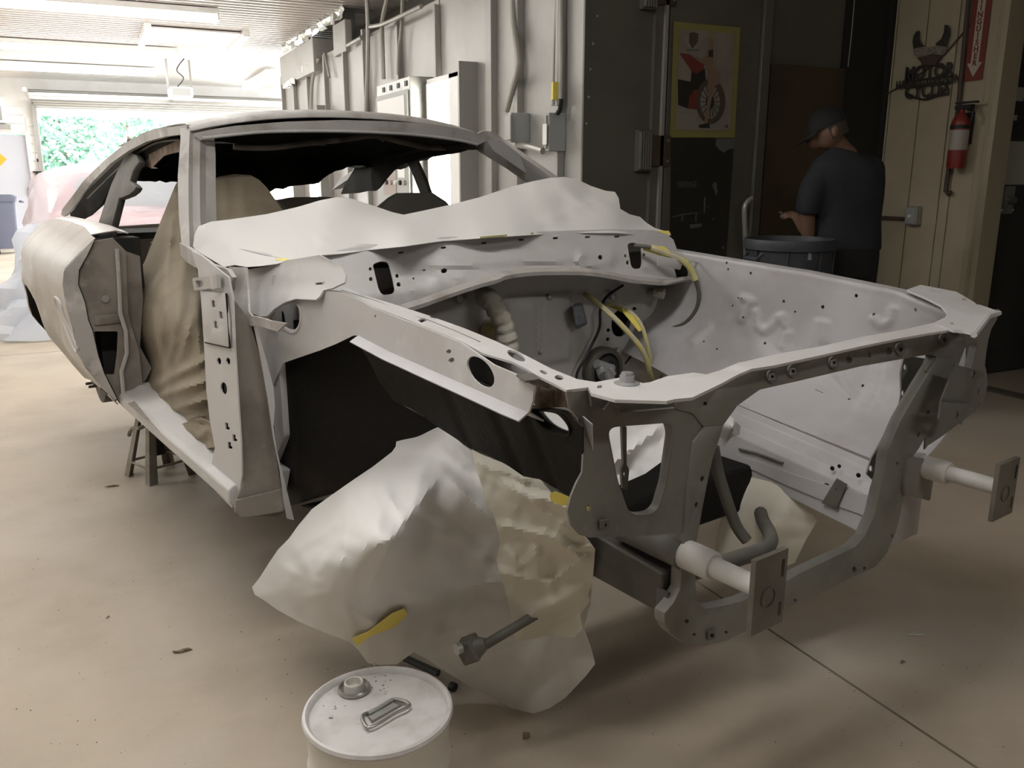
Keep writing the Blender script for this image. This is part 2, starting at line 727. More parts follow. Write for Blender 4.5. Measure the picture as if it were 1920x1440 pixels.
# things at the far door
def bin_(x, y):
    t = empty('wheeled_bin', (x, y, 0), .15, 'dark blue wheeled rubbish bin in front of the far grey door', 'bin')
    s0 = [(-.22, -.22), (.22, -.22), (.22, .22), (-.22, .22)]
    s0 = rpoly(s0, .06)
    MB().loft([[(a * .82, b * .82, .09) for a, b in s0], [(a * .86, b * .86, .2) for a, b in s0], [(a, b, .92) for a, b in s0],
               [(a * 1.14, b * 1.14, .92) for a, b in s0], [(a * 1.14, b * 1.14, .96) for a, b in s0]]).build('bin_body', 'bin_blue', t)
    MB().loft([[(a * 1.17, b * 1.17, .96) for a, b in s0], [(a * 1.17, b * 1.17, .99) for a, b in s0],
               [(a * .8, b * .8, 1.03) for a, b in s0]]).build('bin_lid', 'bin_blue', t)
    MB().tube([(.30, -.2, .90), (.33, -.2, .90), (.33, .2, .90), (.30, .2, .90)], .018).build('grip', 'bin_blue', t)
    for k in (-1, 1):
        for q in (-1, 1):
            MB().lathe([(.0, -.025), (.06, -.025), (.06, .025), (0, .025)], 16, (q * .15, k * .16, .06), Matrix.Rotation(PI / 2, 3, 'Y')).build('wheel', 'black', t)
    return t
q = W(14, 470, 'z', 0)
bin_(q.x + .05, q.y - .6)
ex = empty('extinguisher', (-.845, YE - .09, .93), 0, 'small red extinguisher on the white siding beside the far opening', 'extinguisher')
MB().lathe([(0, 0), (.055, 0), (.06, .02), (.06, .12), (.06, .12)], 18).build('bottle_base', 'red_bright', ex)
MB().lathe([(.06, .12), (.06, .27)], 18).build('bottle_label', 'label_white', ex)
MB().lathe([(.06, .27), (.06, .37), (.045, .41), (.02, .43), (.02, .45), (0, .45)], 18).build('bottle_top', 'red_bright', ex)
MB().mm((-.05, -.02, .45), (.05, .02, .48)).mm((-.09, -.015, .48), (.06, .015, .51)).build('valve', 'black', ex, smooth=False)
MB().mm((-.03, .06, .1), (.03, .09, .4)).build('bracket', 'black', ex, smooth=False)
ob = empty('opener_button', (-.80, YE - .03, 1.60), 0, 'dark push button station above the small far extinguisher', 'switch')
MB().mm((-.05, -.03, 0), (.05, .03, .16)).build('button_box', 'lamp_white', ob, smooth=False, bev=.008)
MB().mm((-.045, -.036, .01), (.045, -.03, .07)).build('button_plate', 'black', ob, smooth=False)
for x, z, nm in ((-.70, 1.40, 'sensor_box'), (-.66, .62, 'sensor_eye')):
    s = MB().mm((-.04, -.04, -.04), (.04, .02, .04)).build(nm, 'elec_grey', smooth=False, bev=.006, cat='sensor',
        label='small grey box just below the push button station' if z > 1 else 'small grey box low beside the far door track')
    s.location = (x - .06, YE - .02, z)
ac = empty('air_conditioner', (-1.62, YE - .02, 2.30), 0, 'white air conditioner set in the wall above the far door', 'air conditioner')
MB().mm((-.36, -.18, 0), (.36, .1, .47)).build('case', 'lamp_white', ac, smooth=False, bev=.015)
MB().mm((-.31, -.192, .05), (.31, -.18, .30)).build('grille', 'elec_grey', ac, smooth=False)
MB().mm((-.31, -.192, .36), (.31, -.18, .43)).build('control_strip', 'elec_grey', ac, smooth=False)
MB().mm((-.40, -.22, -.10), (.42, 0, -.03)).build('shelf', 'conduit', ac, smooth=False)

# trees outside the opening
def tree(x, y, h, r, seed, label):
    rnd = random.Random(seed)
    t = empty('leafy_tree', (x, y, -.02), 0, label, 'tree', 'trees outside the far door')
    MB().tube([(0, 0, 0), (.05, 0, h * .4), (-.05, .05, h * .85)], [.12, .09, .04]).build('trunk', 'bark', t)
    vv, ff = [], []
    for k in range(2600):
        th, ph = rnd.uniform(0, 2 * PI), math.acos(rnd.uniform(-1, 1))
        rr = r * (rnd.uniform(.45, 1)) * (1 + .35 * noise.noise(Vector((math.cos(th) * 2 + seed, math.sin(th) * 2, ph * 2))))
        c = Vector((rr * math.sin(ph) * math.cos(th), rr * math.sin(ph) * math.sin(th), h * .62 + rr * 1.15 * math.cos(ph)))
        if c.z < .1:
            continue
        a = Vector((rnd.gauss(0, 1), rnd.gauss(0, 1), rnd.gauss(0, 1))).normalized() * rnd.uniform(.06, .12)
        b = a.orthogonal() * .55
        i = len(vv)
        vv += [c - a, c + b, c + a, c - b]
        ff.append((i, i + 1, i + 2, i + 3))
    mk('foliage', vv, ff, 'leaf', t, smooth=False, kind='stuff')
for i, (x, y, h, r) in enumerate(((-.5, 25, 3.6, 1.3), (1.3, 30.5, 4.4, 1.5), (-2.6, 30, 5.2, 1.6))):
    tree(x, y, h, r, i + 3, ('pale green tree nearest the left edge of the far opening', 'rounded green tree in the middle of the far opening',
                             'tall green tree standing furthest left outside the opening')[i])

# ceiling fluorescents
def lamp(x0, x1, y, z, along, label):
    L_ = x1 - x0
    t = empty('ceiling_light', ((x0 + x1) / 2, y, z) if along == 'x' else (y, (x0 + x1) / 2, z), 0 if along == 'x' else PI / 2,
              label, 'light', 'fluorescent ceiling lights')
    MB().mm((-L_ / 2, -.15, .03), (L_ / 2, .15, .09)).build('housing', 'lamp_white', t, smooth=False, bev=.008)
    for k in (-1, 1):
        MB().mm((k * L_ / 2 - .012, -.155, -.03), (k * L_ / 2 + .012, .155, .09)).build('end_cap', 'lamp_white', t, smooth=False)
    sec = [(-.135, .03), (-.12, -.01), (-.05, -.03), (.05, -.03), (.12, -.01), (.135, .03)]
    MB().loft([[(a, b, c) for b, c in sec] for a in (-L_ / 2 + .02, L_ / 2 - .02)]).build('diffuser', 'diffuser', t)
    if z < CEIL - .1:
        for k in (-1, 1):
            MB().tube([(k * L_ * .35, 0, .08), (k * L_ * .35, 0, CEIL - z)], .005, 6).build('hanger', 'steel', t)
lamp(-1.6, .85, 4.3, 3.02, 'x', 'long fluorescent light over the middle of the car, above the picture')
lamp(-1.6, .85, .95, 3.02, 'x', 'long fluorescent light over the engine bay, above the picture')
lamp(1.4, 2.8, -1.7, 3.02, 'x', 'short unseen fluorescent light added behind the camera to brighten the right front floor')  # unseen fixture, added to lift the right floor, firewall and right-hand walls
lamp(-1.3, 1.15, 7.4, 3.02, 'x', 'long fluorescent light over the car roof, just above the picture')
lamp(-1.0, 1.45, 10.4, 3.02, 'x', 'long blazing light at the top left, nearest of the visible rows')
lamp(-1.1, 1.32, 13.7, 3.02, 'x', 'long blazing light in the second visible row')
lamp(-1.2, 1.2, 16.3, 3.02, 'x', 'long blazing light nearest the far opening')
lamp(15.2, 17.6, 2.98, 2.98, 'y', 'slanting fluorescent light hung beyond the end of the panelled wall')
for i, y in enumerate((5.5, 10, 14.5)):
    lamp(-5.0, -2.6, y, 3.02, 'x', ('first', 'second', 'third')[i] + ' light of the left hand row, outside the picture')
# little frame hung under the ribs
p = W(360, 70, 'z', CEIL - .06)
fr = empty('ceiling_hatch', (p.x, p.y, CEIL - .05), 0, 'pale hatch frame hung under the ribbed ceiling', 'hatch')
MB().mm((-.55, -.6, -.02), (.55, .6, 0)).build('hatch_panel', 'corrugated', fr, smooth=False)
for x in (-.57, .57):
    MB().mm((x - .04, -.7, -.06), (x + .04, .7, .02)).build('frame_bar', 'lamp_white', fr, smooth=False)

# ------------------------------------------------------------------ booth side wall (x = XB)
BT = 2.74
wl = MB().mm((XB + .05, YB + .125, 0), (XB + .12, 12.9, BT)).build('wall_booth', 'booth_panel', kind='structure', smooth=False)
seams = [4.5, 4.74, 5.30, 5.74, 6.78, 7.72, 8.80, 9.55, 10.40, 11.30, 12.10, 12.88]
tops = [.0, .0, .0, .0, -.02, -.05, 0, .0, -.05, .03, -.1, -.05]
for i in range(len(seams) - 1):
    MB().mm((XB, seams[i] + .012, .02), (XB + .05, seams[i + 1] - .012, BT + tops[i])).build('panel', 'booth_panel', wl, smooth=False, bev=.006)
for i, s in enumerate(seams[1:]):
    w_ = .10 if abs(s - 5.74) < .01 else .045
    MB().mm((XB - .05, s - w_ / 2, .02), (XB, s + w_ / 2, BT - .02 + .05 * ((i * 7) % 3 - 1))).build('flange', 'booth_flange', wl, smooth=False, bev=.004)

# space above the booth: dark plenum sides, ducts, foil
MB().mm((XB + .55, YB + .125, BT - .02), (XB + .6, 12.9, CEIL)).build('plenum_side', 'booth_dark', wl, smooth=False)
MB().mm((XB + .05, YB + .125, BT - .06), (XB + .6, 12.9, BT - .03)).build('booth_roof', 'booth_dark', wl, smooth=False)
bd = [((11.3, 12.9), .28, .36), ((10.2, 11.2), .36, .44)]
du = empty('duct_box', (XB, 11.0, BT - .2), 0, 'dented pale sheet metal duct along the top of the panelled wall', 'duct')
MB().mm((-.10, -.35, .02), (.2, .65, .40)).build('duct_section', 'booth_panel', du, smooth=False, bev=.01)
MB().mm((-.07, .66, .05), (.2, 1.75, .42)).build('duct_section', 'booth_panel', du, smooth=False, bev=.01)
MB().mm((-.04, -1.15, .10), (.2, -1.08, .60)).build('duct_section', 'booth_panel', du, smooth=False, bev=.01)
MB().mm((-.05, -1.6, .1), (.03, -1.1, .42)).build('duct_plate', 'booth_panel', du, smooth=False, bev=.01)
V, Fc = [], []
n = 26
for i in range(n):
    for j in range(4):
        a = i / (n - 1)
        V.append((XB - .02 + .07 * noise.noise(Vector((i * .9, j * 1.3, 0))), 9.6 + 3.2 * a, CEIL - .015 - j * .045 - .03 * noise.noise(Vector((i * .8, j, 4)))))
for i in range(n - 1):
    for j in range(3):
        Fc.append((i * 4 + j, i * 4 + j + 1, i * 4 + j + 5, i * 4 + j + 4))
mk('foil_strip', V, Fc, 'foil', ang=20, thick=.004, label='crinkled silver insulation strip between ribbed ceiling and booth', cat='insulation')
for (y0, y1, z0) in ((11.9, 12.5, 2.60), (10.9, 11.5, 2.70)):
    V = [(XB - .06 - .05 * math.sin(i * 1.7), y0 + (y1 - y0) * i / 8, z0 + .02 * math.sin(i * 2.3) - j * .07) for i in range(9) for j in range(2)]
    mk('torn_foil', V, [(2 * i, 2 * i + 1, 2 * i + 3, 2 * i + 2) for i in range(8)], 'foil', thick=.003, group='torn foil pieces',
       label='torn white foil flap hanging at the ' + ('far' if y0 > 11.5 else 'near') + ' end of the duct', cat='foil')

# lights set in the booth wall
def wall_light(y0, y1, z0, z1, label):
    t = empty('booth_wall_light', (XB, (y0 + y1) / 2, z0), 0, label, 'light', 'lights in the booth wall')
    a, b, h = (y0 - y1) / 2, (y1 - y0) / 2, z1 - z0
    m = MB().mm((-.13, a, 0), (-.02, a + .22 * (b - a) / .7, h)).mm((-.13, b - .03, 0), (-.02, b, h)).mm((-.13, a, h - .04), (-.02, b, h)).mm((-.13, a, 0), (-.02, b, .04))
    m.build('light_frame', 'lamp_white', t, smooth=False, bev=.006)
    MB().mm((-.122, a + .24 * (b - a) / .7, .05), (-.03, b - .04, h - .05)).build('diffuser', 'booth_light', t, smooth=False)
    MB().mm((-.15, a - .03, .03), (-.0, a - .005, h + .06)).build('side_channel', 'booth_flange', t, smooth=False)
wall_light(6.06, 6.78, .75, 2.10, 'tall glowing light box in the panelled wall, nearest and largest')
wall_light(10.42, 11.1, .75, 2.10, 'glowing light box seen through the car, middle one of three')
wall_light(12.0, 12.55, .75, 2.10, 'glowing light box furthest along the panelled wall')

# electrical control panel on the booth wall
YN = 6.86
xf = W(768, 142, 'y', YN).x
yf = W(706, 162, 'x', xf).y
zt = W(768, 142, 'y', YN).z
ep = empty('control_panel', (XB, YN, .55), 0, 'tall grey control cabinet with labelled door on the panelled wall', 'control panel')
wdt, dp, hh = yf - YN, XB - xf, zt - .55
MB().mm((-dp, 0, 0), (0, wdt, hh)).build('cabinet', 'galv', ep, smooth=False, bev=.006)
MB().mm((-dp - .02, .03, .03), (-dp, wdt - .03, hh - .10)).build('cabinet_door', 'elec_grey', ep, smooth=False, bev=.004)
for k in range(4):
    MB().mm((-dp - .006, .06 + k * .2, hh - .07), (-dp, .12 + k * .2, hh - .03)).build('vent_slot', 'black', ep, smooth=False)
MB().mm((-dp - .025, .08, hh - .30), (-dp - .018, wdt - .08, hh - .14)).build('label_plate', 'label_white', ep, smooth=False)
rr = random.Random(5)
for k, (a, b, c_, d_) in enumerate(((.12, .34, .42, .62), (.40, .72, .40, .62), (.12, .30, .68, .80), (.36, .72, .68, .95), (.14, .40, 1.02, 1.2), (.46, .72, 1.02, 1.3))):
    MB().mm((-dp - .024, a, hh - d_), (-dp - .019, b, hh - c_)).build('label_plate', ('label_white', 'label_red')[k in (0, 1, 3)], ep, smooth=False)
for r_ in range(3):
    for k in range(6):
        MB().lathe([(0, 0), (.022, 0), (.018, .02), (0, .02)], 10, (-dp - .02, .12 + k * .12, hh - .52 - r_ * .16), Matrix.Rotation(-PI / 2, 3, 'Y')).build('button', ('black', 'label_white', 'label_red')[(k + r_) % 3], ep)

def conduit(pts, r, label, name='conduit', m='conduit', grp=None):
    return MB().tube(spl(pts, 5, False), r, 8).build(name, m, None, label=label, cat='pipe', group=grp)
def wp(px, py, off=.03):
    p = W(px, py, 'x', XB - off)
    return tuple(p)
conduit([wp(688, -6, .06), wp(690, 60, .05), wp(689, 140, .05), wp(686, 210, .05)], .022, 'vertical pipe on the panels left of the control cabinet')
conduit([wp(727, -6, .07), wp(717, 40, .07), wp(717, 80, .05), wp(719, 148, .05)], .022, 'pipe rising from the top of the control cabinet')
conduit([wp(755, -6, .07), wp(752, 60, .06), wp(748, 90, .06), wp(746, 140, .06)], .016, 'thin pipe beside the one on top of the cabinet')
conduit([wp(694, 50, .10), wp(715, 46, .12), wp(735, 38, .12), wp(752, 30, .12), wp(790, 12, .10)], .018, 'bent pipe crossing the panel tops towards the booth')
conduit([wp(598, 108, .05), wp(586, 150, .05), wp(583, 210, .05)], .022, 'curved pipe below the dented duct, left one')
conduit([wp(608, 100, .05), wp(618, 145, .05)], .016, 'curved pipe below the dented duct, right one')
conduit([wp(652, 85, .06), wp(672, 74, .06), wp(678, 70, .06)], .02, 'short slanting pipe under the panel tops')
conduit([wp(962, -8, .05), wp(963, 40, .06), wp(972, 120, .08), wp(962, 165, .06), wp(950, 208, .05)], .020, 'flexible pipe bowing down to the plain grey box')
for k, x in enumerate((1041, 1049, 1054)):
    conduit([wp(x + (4 - 3 * k), -8, .04), wp(x - 2, 120, .04), wp(x - 4, 198, .05)], .014, ('left', 'middle', 'right')[k] + ' of three thin pipes down to the switch box')
conduit([wp(1018, 283, .05), wp(995, 276, .06), wp(970, 271, .08)], .022, 'short thick pipe stub left of the switch box')

def ebox(px0, px1, pyt, pyb, depth, label, sw=False):
    a = W(px1, pyt, 'x', XB)
    b_ = W(px0, pyt, 'x', XB - depth)
    y0 = a.y
    y1 = b_.y
    zt_, zb = a.z, W(px1, pyb, 'x', XB).z
    t = empty('switch_box' if sw else 'junction_box', (XB, y0, zb), 0, label, 'electrical box')
    MB().mm((-depth, 0, 0), (0, y1 - y0, zt_ - zb)).build('case', 'elec_grey', t, smooth=False, bev=.006)
    MB().mm((-depth - .012, .015, .015), (-depth, y1 - y0 - .015, zt_ - zb - .015)).build('cover', 'booth_panel', t, smooth=False, bev=.004)
    if sw:
        MB().tube([(-depth * .6, -.02, .22), (-depth * .6, -.05, .24), (-depth * .6, -.06, .30)], .015).build('lever', 'black', t)
        MB().mm((-depth - .016, .05, .04), (-depth - .011, y1 - y0 - .05, .16)).build('paper_label', 'label_white', t, smooth=False)
        MB().mm((-depth * .8, -.004, .30), (-depth * .3, .02, .40)).build('yellow_tape', 'tape_bright', t, smooth=False)
    return t
ebox(958, 987, 213, 268, .14, 'plain grey junction box on the pale panels')
ebox(1022, 1062, 212, 284, .12, 'grey switch box with lever, white label and yellow tape', True)

# ------------------------------------------------------------------ booth front (y = YB), dark
wf = MB().mm((XB, YB, 0), (XR, YB + .12, CEIL)).build('wall_booth_front', 'booth_dark', kind='structure', smooth=False)
def by(px, py, off=0.0):
    return W(px, py, 'y', YB - off)
dr = empty('door_3', (by(1230, 300).x, YB, 0))
dr['kind'] = 'structure'
x0 = by(1240, 300).x - dr.location.x
x1 = by(1405, 300).x - dr.location.x
MB().mm((x0, -.035, .02), (x1, 0, 3.1)).build('door_leaf', 'booth_dark', dr, smooth=False, bev=.005)
MB().mm((-.005, -.05, .02), (.018, 0, 3.1)).build('door_edge', 'conduit', dr, smooth=False)  # pale edge, its colour also standing in for the light line at the crack
MB().mm((-.06, -.03, .02), (-.008, 0, 3.1)).build('door_edge', 'booth_dark', dr, smooth=False)
MB().mm((x1 + .0, -.06, .02), (x1 + .07, 0, 3.1)).build('door_post', 'booth_dark', dr, smooth=False, bev=.004)
for zc in (1.50, 2.42):
    h = MB()
    for k in range(5):
        h.tube([(-.15 + k * .018, -.05, zc - .11), (-.15 + k * .018, -.05, zc + .11)], .011, 8)
    hh_ = h.mm((-.16, -.045, zc - .12), (-.07, -.0, zc + .12)).build('hinge', 'booth_dark', dr)
    MB().mm((-.07, -.05, zc - .09), (.07, -.035, zc + .09)).build('hinge_leaf', 'brown_board', hh_, smooth=False)
    for k in (-1, 1):
        MB().lathe([(0, 0), (.01, 0), (.008, .006), (0, .006)], 8, (.05, -.05, zc + k * .06), Matrix.Rotation(PI / 2, 3, 'X')).build('hinge_screw', 'steel', hh_)
for k, (px, py) in enumerate(((1120, 30), (1112, 82), (1107, 130), (1104, 182), (1100, 232))):
    q = by(px, py)
    MB().lathe([(0, 0), (.008, 0), (.006, .005), (0, .006)], 8, (q.x - wf.location.x, YB, q.z), Matrix.Rotation(PI / 2, 3, 'X')).build('rivet', 'galv', wf)
# brown sheet; right of it a flat black panel stands in for the recess's dark
MB().mm((by(1425, 300).x, YB - .05, 0), (by(1560, 300).x, YB - .03, 2.05)).build('brown_sheet', 'brown_board', smooth=False,
    label='dark brown board leaning in the unlit corner behind the man', cat='board')
MB().mm((by(1560, 300).x, YB - .02, 0), (XR, YB + .0, 3.1)).build('dark_recess_panel', 'dark_gap', wf, smooth=False)
MB().tube([by(1603, -10, .03), by(1597, 60, .03), by(1590, 125, .03)], .004, 6).build('hanging_cord', 'conduit', label='thin pale cord hanging in the dark corner', cat='cord')

# poster with yellow tape frame
def pl(px, py, off):
    return by(px, py, off)
def pq(cx, cy):    # poster crop to picture
    return 1240 + cx / 6.0, 30 + cy / 6.0
po = empty('pinup_poster', tuple(by(1320, 255, .04)), 0, 'white motorcycle poster with yellow tape frame on dark door', 'poster')
pinv = Matrix.Translation(-po.location)
def pp(name, pts, mname, off, smooth_n=0):
    P = [pq(*p) for p in pts]
    if smooth_n:
        P = spl(P, smooth_n)
    return plate(name, P, [], lambda x, y: pinv @ by(x, y, off), mname, po, thick=.0008)
pp('tape_frame', [(140, 60), (890, 130), (825, 1370), (95, 1365)], 'tape', .042)
pp('poster_sheet', [(205, 145), (822, 195), (775, 1290), (160, 1280)], 'poster_paper', .045)
pp('emblem', [(315, 190), (365, 180), (418, 200), (412, 290), (350, 368), (312, 300)], 'poster_brown', .047)
pp('print_tank', [(200, 415), (320, 430), (430, 520), (490, 540), (470, 600), (400, 650), (340, 620), (280, 530)], 'poster_red', .0472)
pp('print_engine', [(185, 710), (330, 740), (340, 620), (490, 590), (500, 720), (440, 790), (390, 1000), (300, 1040), (190, 1000)], 'poster_dark', .0471)
pp('print_fender', [(370, 830), (420, 830), (390, 960), (400, 1050), (300, 1040), (320, 900)], 'poster_red', .0474)
wh = [pq(555 + 165 * math.cos(t), 960 + 255 * math.sin(t)) for t in [2 * PI * k / 32 for k in range(32)]]
wi = [pq(548 + 112 * math.cos(t), 965 + 195 * math.sin(t)) for t in [2 * PI * k / 32 for k in range(32)]]
plate('print_tyre', wh, [wi], lambda x, y: pinv @ by(x, y, .0473), 'poster_brown', po, thick=.0008)
for k in range(16):
    t = 2 * PI * k / 16
    a, b = (548 + 30 * math.cos(t), 965 + 50 * math.sin(t)), (548 + 112 * math.cos(t), 965 + 195 * math.sin(t))
    n_ = Vector((b[1] - a[1], a[0] - b[0])).normalized() * 4
    pp('print_spoke', [(a[0] - n_.x, a[1] - n_.y), (b[0] - n_.x, b[1] - n_.y), (b[0] + n_.x, b[1] + n_.y), (a[0] + n_.x, a[1] + n_.y)], 'poster_dark', .0473)
pp('print_hub', [(548 + 48 * math.cos(t), 965 + 80 * math.sin(t)) for t in [2 * PI * k / 14 for k in range(14)]], 'poster_dark', .0475)
pp('print_figure', [(535, 230), (590, 220), (600, 330), (590, 440), (580, 560), (650, 640), (660, 760), (600, 790), (560, 960), (520, 1180), (540, 1230), (470, 1240), (500, 1100), (525, 900), (520, 640), (505, 560), (430, 520), (370, 460), (400, 455), (460, 490), (520, 400), (540, 350)], 'poster_skin', .0477)
pp('print_hair', [(520, 210), (560, 192), (600, 205), (610, 300), (605, 470), (580, 400), (585, 260), (545, 250), (522, 300)], 'poster_hair', .0479, 3)
pp('print_top', [(530, 390), (585, 375), (580, 465), (530, 460)], 'poster_dark', .0479)
pp('print_shoe', [(420, 1225), (480, 1215), (540, 1200), (545, 1260), (430, 1258)], 'poster_dark', .048)
pp('print_mark', [(725, 1225), (748, 1225), (746, 1260), (723, 1258)], 'poster_brown', .0475)
for k in range(7):
    pp('print_lettering', [(290 + k * 20, 375), (302 + k * 20, 376), (302 + k * 20, 392), (290 + k * 20, 391)], 'poster_brown', .0475)

# dark glossy poster underneath
def dq(cx, cy):
    return 1240 + cx / 6.4, 255 + cy / 6.4
pd = empty('black_poster', tuple(by(1315, 470, .04)), 0, 'tall black printed poster below the taped motorcycle poster', 'poster')
dinv = Matrix.Translation(-pd.location)
def dd(name, pts, mname, off):
    P = [dq(*p) for p in pts]
    return plate(name, P, [], lambda x, y: dinv @ by(x, y, off), mname, pd, thick=.0008)
dd('poster_sheet', [(120, 20), (872, 20), (860, 300), (770, 1560), (95, 1560)], 'poster_dark', .040)
dd('print_sky', [(660, 30), (870, 30), (868, 155), (820, 155), (750, 200), (700, 170), (650, 110)], 'poster_grey', .0415)
dd('print_face', [(610, 590), (640, 550), (670, 570), (665, 640), (680, 660), (655, 720), (635, 650)], 'poster_grey', .0415)
for P in ([(130, 970), (250, 935), (440, 915), (440, 925), (250, 948), (130, 982)], [(245, 950), (260, 950), (256, 1025), (246, 1025)],
          [(410, 925), (425, 925), (420, 1035), (408, 1030)], [(340, 1060), (490, 1050), (480, 1090), (350, 1110)], [(510, 730), (530, 730), (525, 920), (508, 925)],
          [(560, 830), (572, 850), (568, 870), (555, 850)], [(615, 985), (632, 985), (628, 1015), (618, 1012)], [(725, 1325), (755, 1322), (755, 1350), (728, 1352)]):
    dd('print_highlight', P, 'poster_grey', .0415)
q = dinv @ by(*dq(305, 570), .0418)
text_mesh('print_title', 'VIBRANCE', .034, 'poster_grey', pd, basis(q, (1, 0, 0), (0, 0, 1)), ext=.0004)
q = dinv @ by(*dq(310, 606), .0418)
text_mesh('print_title', 'COLLECTION', .022, 'poster_grey', pd, basis(q, (1, 0, 0), (0, 0, 1)), ext=.0004)

# ------------------------------------------------------------------ right hand wall (x = XR), cream boards
def rx(px, py, off=0.0):
    return W(px, py, 'x', XR - off)
YJ = rx(1826, 540).y
wr = MB().mm((XR + .02, YJ, 0), (XR + .14, YB + .1, CEIL)).mm((XR + .02, -5, 0), (XR + .14, YJ - 1.0, CEIL)).mm((XR + .02, YJ - 1.0, 2.5), (XR + .14, YJ, CEIL)).build('wall_right', 'cream_wall', kind='structure', smooth=False)
gs = [YB - .06, rx(1677, 100).y, rx(1733, 100).y, rx(1792, 100).y, rx(1812, 100).y, YJ + .02]
for i in range(len(gs) - 1):
    MB().mm((XR, gs[i + 1] + .004, 0), (XR + .02, gs[i] - .004, CEIL)).build('plank', 'cream_wall', wr, smooth=False, bev=.003)
MB().mm((XR, -5, 0), (XR + .02, YJ - 1.1, CEIL)).build('plank', 'brown_board', wr, smooth=False)
MB().mm((XR - .02, YB - .06, 0), (XR + .02, YB, CEIL)).build('corner_post', 'dark_gap', wr, smooth=False)
d4 = empty('door_4', (XR, YJ, 0))
d4['kind'] = 'structure'
yl = 3.76 - YJ
MB().mm((.16, yl, .01), (1.10, yl + .045, 2.42)).build('door_leaf', 'door_dark', d4, smooth=False)
MB().mm((.16, yl - .006, .01), (1.10, yl, .16)).build('kick_plate', 'door_dark', d4, smooth=False)
for (a, b, c_) in ((-.03, .0, .02), (-.015, .02, .05), (-.005, .05, .10)):
    MB().mm((a, b - .02, 0), (.14, c_, 2.5)).build('door_casing', 'cream_trim', d4, smooth=False, bev=.004)
MB().mm((-.02, -1.0, 2.42), (.14, .0, 2.5)).build('door_casing', 'cream_trim', d4, smooth=False, bev=.004)
MB().mm((-.02, -1.05, 0), (.14, -.97, 2.5)).build('door_casing', 'cream_trim', d4, smooth=False, bev=.004)
MB().mm((.02, -1.0, .0), (.12, .0, .012)).build('threshold', 'joint', d4, smooth=False)
def leafpt(px, py):
    return W(px, py, 'y', YJ + yl) - d4.location
def note(px0, py0, px1, py1, label, m='note_paper'):
    a, b = W(px0, py0, 'y', YJ + yl - .004), W(px1, py1, 'y', YJ + yl - .004)
    MB().mm((a.x, a.y - .0015, b.z), (b.x, a.y, a.z)).build('note', m, smooth=False, label=label, cat='paper note')
note(1888, 162, 1918, 190, 'small square note highest on the dark open door')
note(1887, 215, 1906, 226, 'tiny white slip under the square note on dark door')
note(1886, 240, 1895, 246, 'smallest white sticker on the dark open door', 'label_white')
note(1876, 264, 1940, 346, 'large pale typed sheet on the dark open door')
note(1876, 392, 1900, 396, 'thin pale scuffed strip above the door latch', 'label_white')
a = W(1890, 375, 'y', YJ + yl)
lk = empty('door_latch', (a.x, a.y - .0, a.z), 0, 'worn metal latch plate on the dark open door', 'latch')
MB().mm((-.05, -.008, -.09), (.05, 0, .09)).build('latch_plate', 'galv', lk, smooth=False)
MB().tube([(0, 0, 0), (0, -.05, 0)], .022).build('knob', 'steel', lk)
# next room, unlit
MB().mm((XR + 2.2, -5, 0), (XR + 2.3, YB + .1, CEIL)).build('wall_far_room', 'cream_wall', kind='structure', smooth=False)
MB().mm((XR + .14, YB - .3, 0), (XR + 2.2, YB - .2, CEIL)).build('wall_far_room_side', 'cream_wall', kind='structure', smooth=False)
MB().mm((XR + .14, -5, 2.6), (XR + 2.3, YB + .1, 2.7)).build('ceiling_far_room', 'cream_wall', kind='structure', smooth=False)
MB().mm((XR - .03, YJ + .11, 0), (XR, YB - .06, .02)).build('baseboard_right', 'joint', kind='structure', smooth=False)

# metal wing-and-shield sign
def sq(cx, cy):
    return 1640 + cx / 7.2, 20 + cy / 7.2
so = empty('motorcycle_sign', tuple(rx(1738, 188, .02)), 0, 'black cut metal winged shield sign on cream boards', 'sign')
sinv = Matrix.Translation(-so.location)
def ss(name, pts, mname, off, holes=(), n=0, th=.003):
    P = [sq(*p) for p in pts]
    if n:
        P = spl(P, n)
    return plate(name, P, [[sq(*q) for q in h] for h in holes], lambda x, y: sinv @ rx(x, y, off), mname, so, thick=th, smooth=False)
ss('wing', [(600, 268), (607, 300), (600, 360), (620, 430), (680, 490), (690, 520), (525, 520), (512, 420), (525, 340), (560, 285)], 'sign_black', .02)
ss('wing', [(945, 190), (990, 195), (1015, 250), (1018, 320), (985, 420), (965, 500), (830, 500), (825, 440), (900, 380), (935, 290)], 'sign_black', .02)
ss('breast', [(520, 515), (680, 485), (740, 500), (830, 470), (968, 490), (960, 560), (900, 610), (840, 640), (720, 660), (600, 640), (530, 590)], 'sign_silver', .021)
ss('tail', [(575, 635), (680, 610), (780, 580), (905, 600), (850, 680), (820, 745), (640, 750), (630, 700)], 'sign_rust', .023)
up = [(640, 745), (830, 740), (985, 800), (990, 835), (930, 870), (945, 890), (490, 945), (455, 905), (455, 870), (540, 810)]
lo_ = [(440, 1060), (490, 1000), (930, 985), (970, 1020), (965, 1050), (860, 1140), (700, 1198), (640, 1198), (520, 1165), (430, 1110)]
def shrink(P, k):
    cx, cy = sum(p[0] for p in P) / len(P), sum(p[1] for p in P) / len(P)
    return [(cx + (p[0] - cx) * k, cy + (p[1] - cy) * (k - .05)) for p in P]
for P_ in (up, lo_, ):
    MB().tube([sinv @ rx(*sq(*p), .02) for p in P_ + P_[:1]], .007, 6).build('shield_rim', 'sign_black', so)
bar = [(385, 960), (1040, 885), (1032, 975), (380, 1045)]
MB().tube([sinv @ rx(*sq(*p), .021) for p in bar + bar[:1]], .005, 6).build('name_bar', 'sign_black', so)
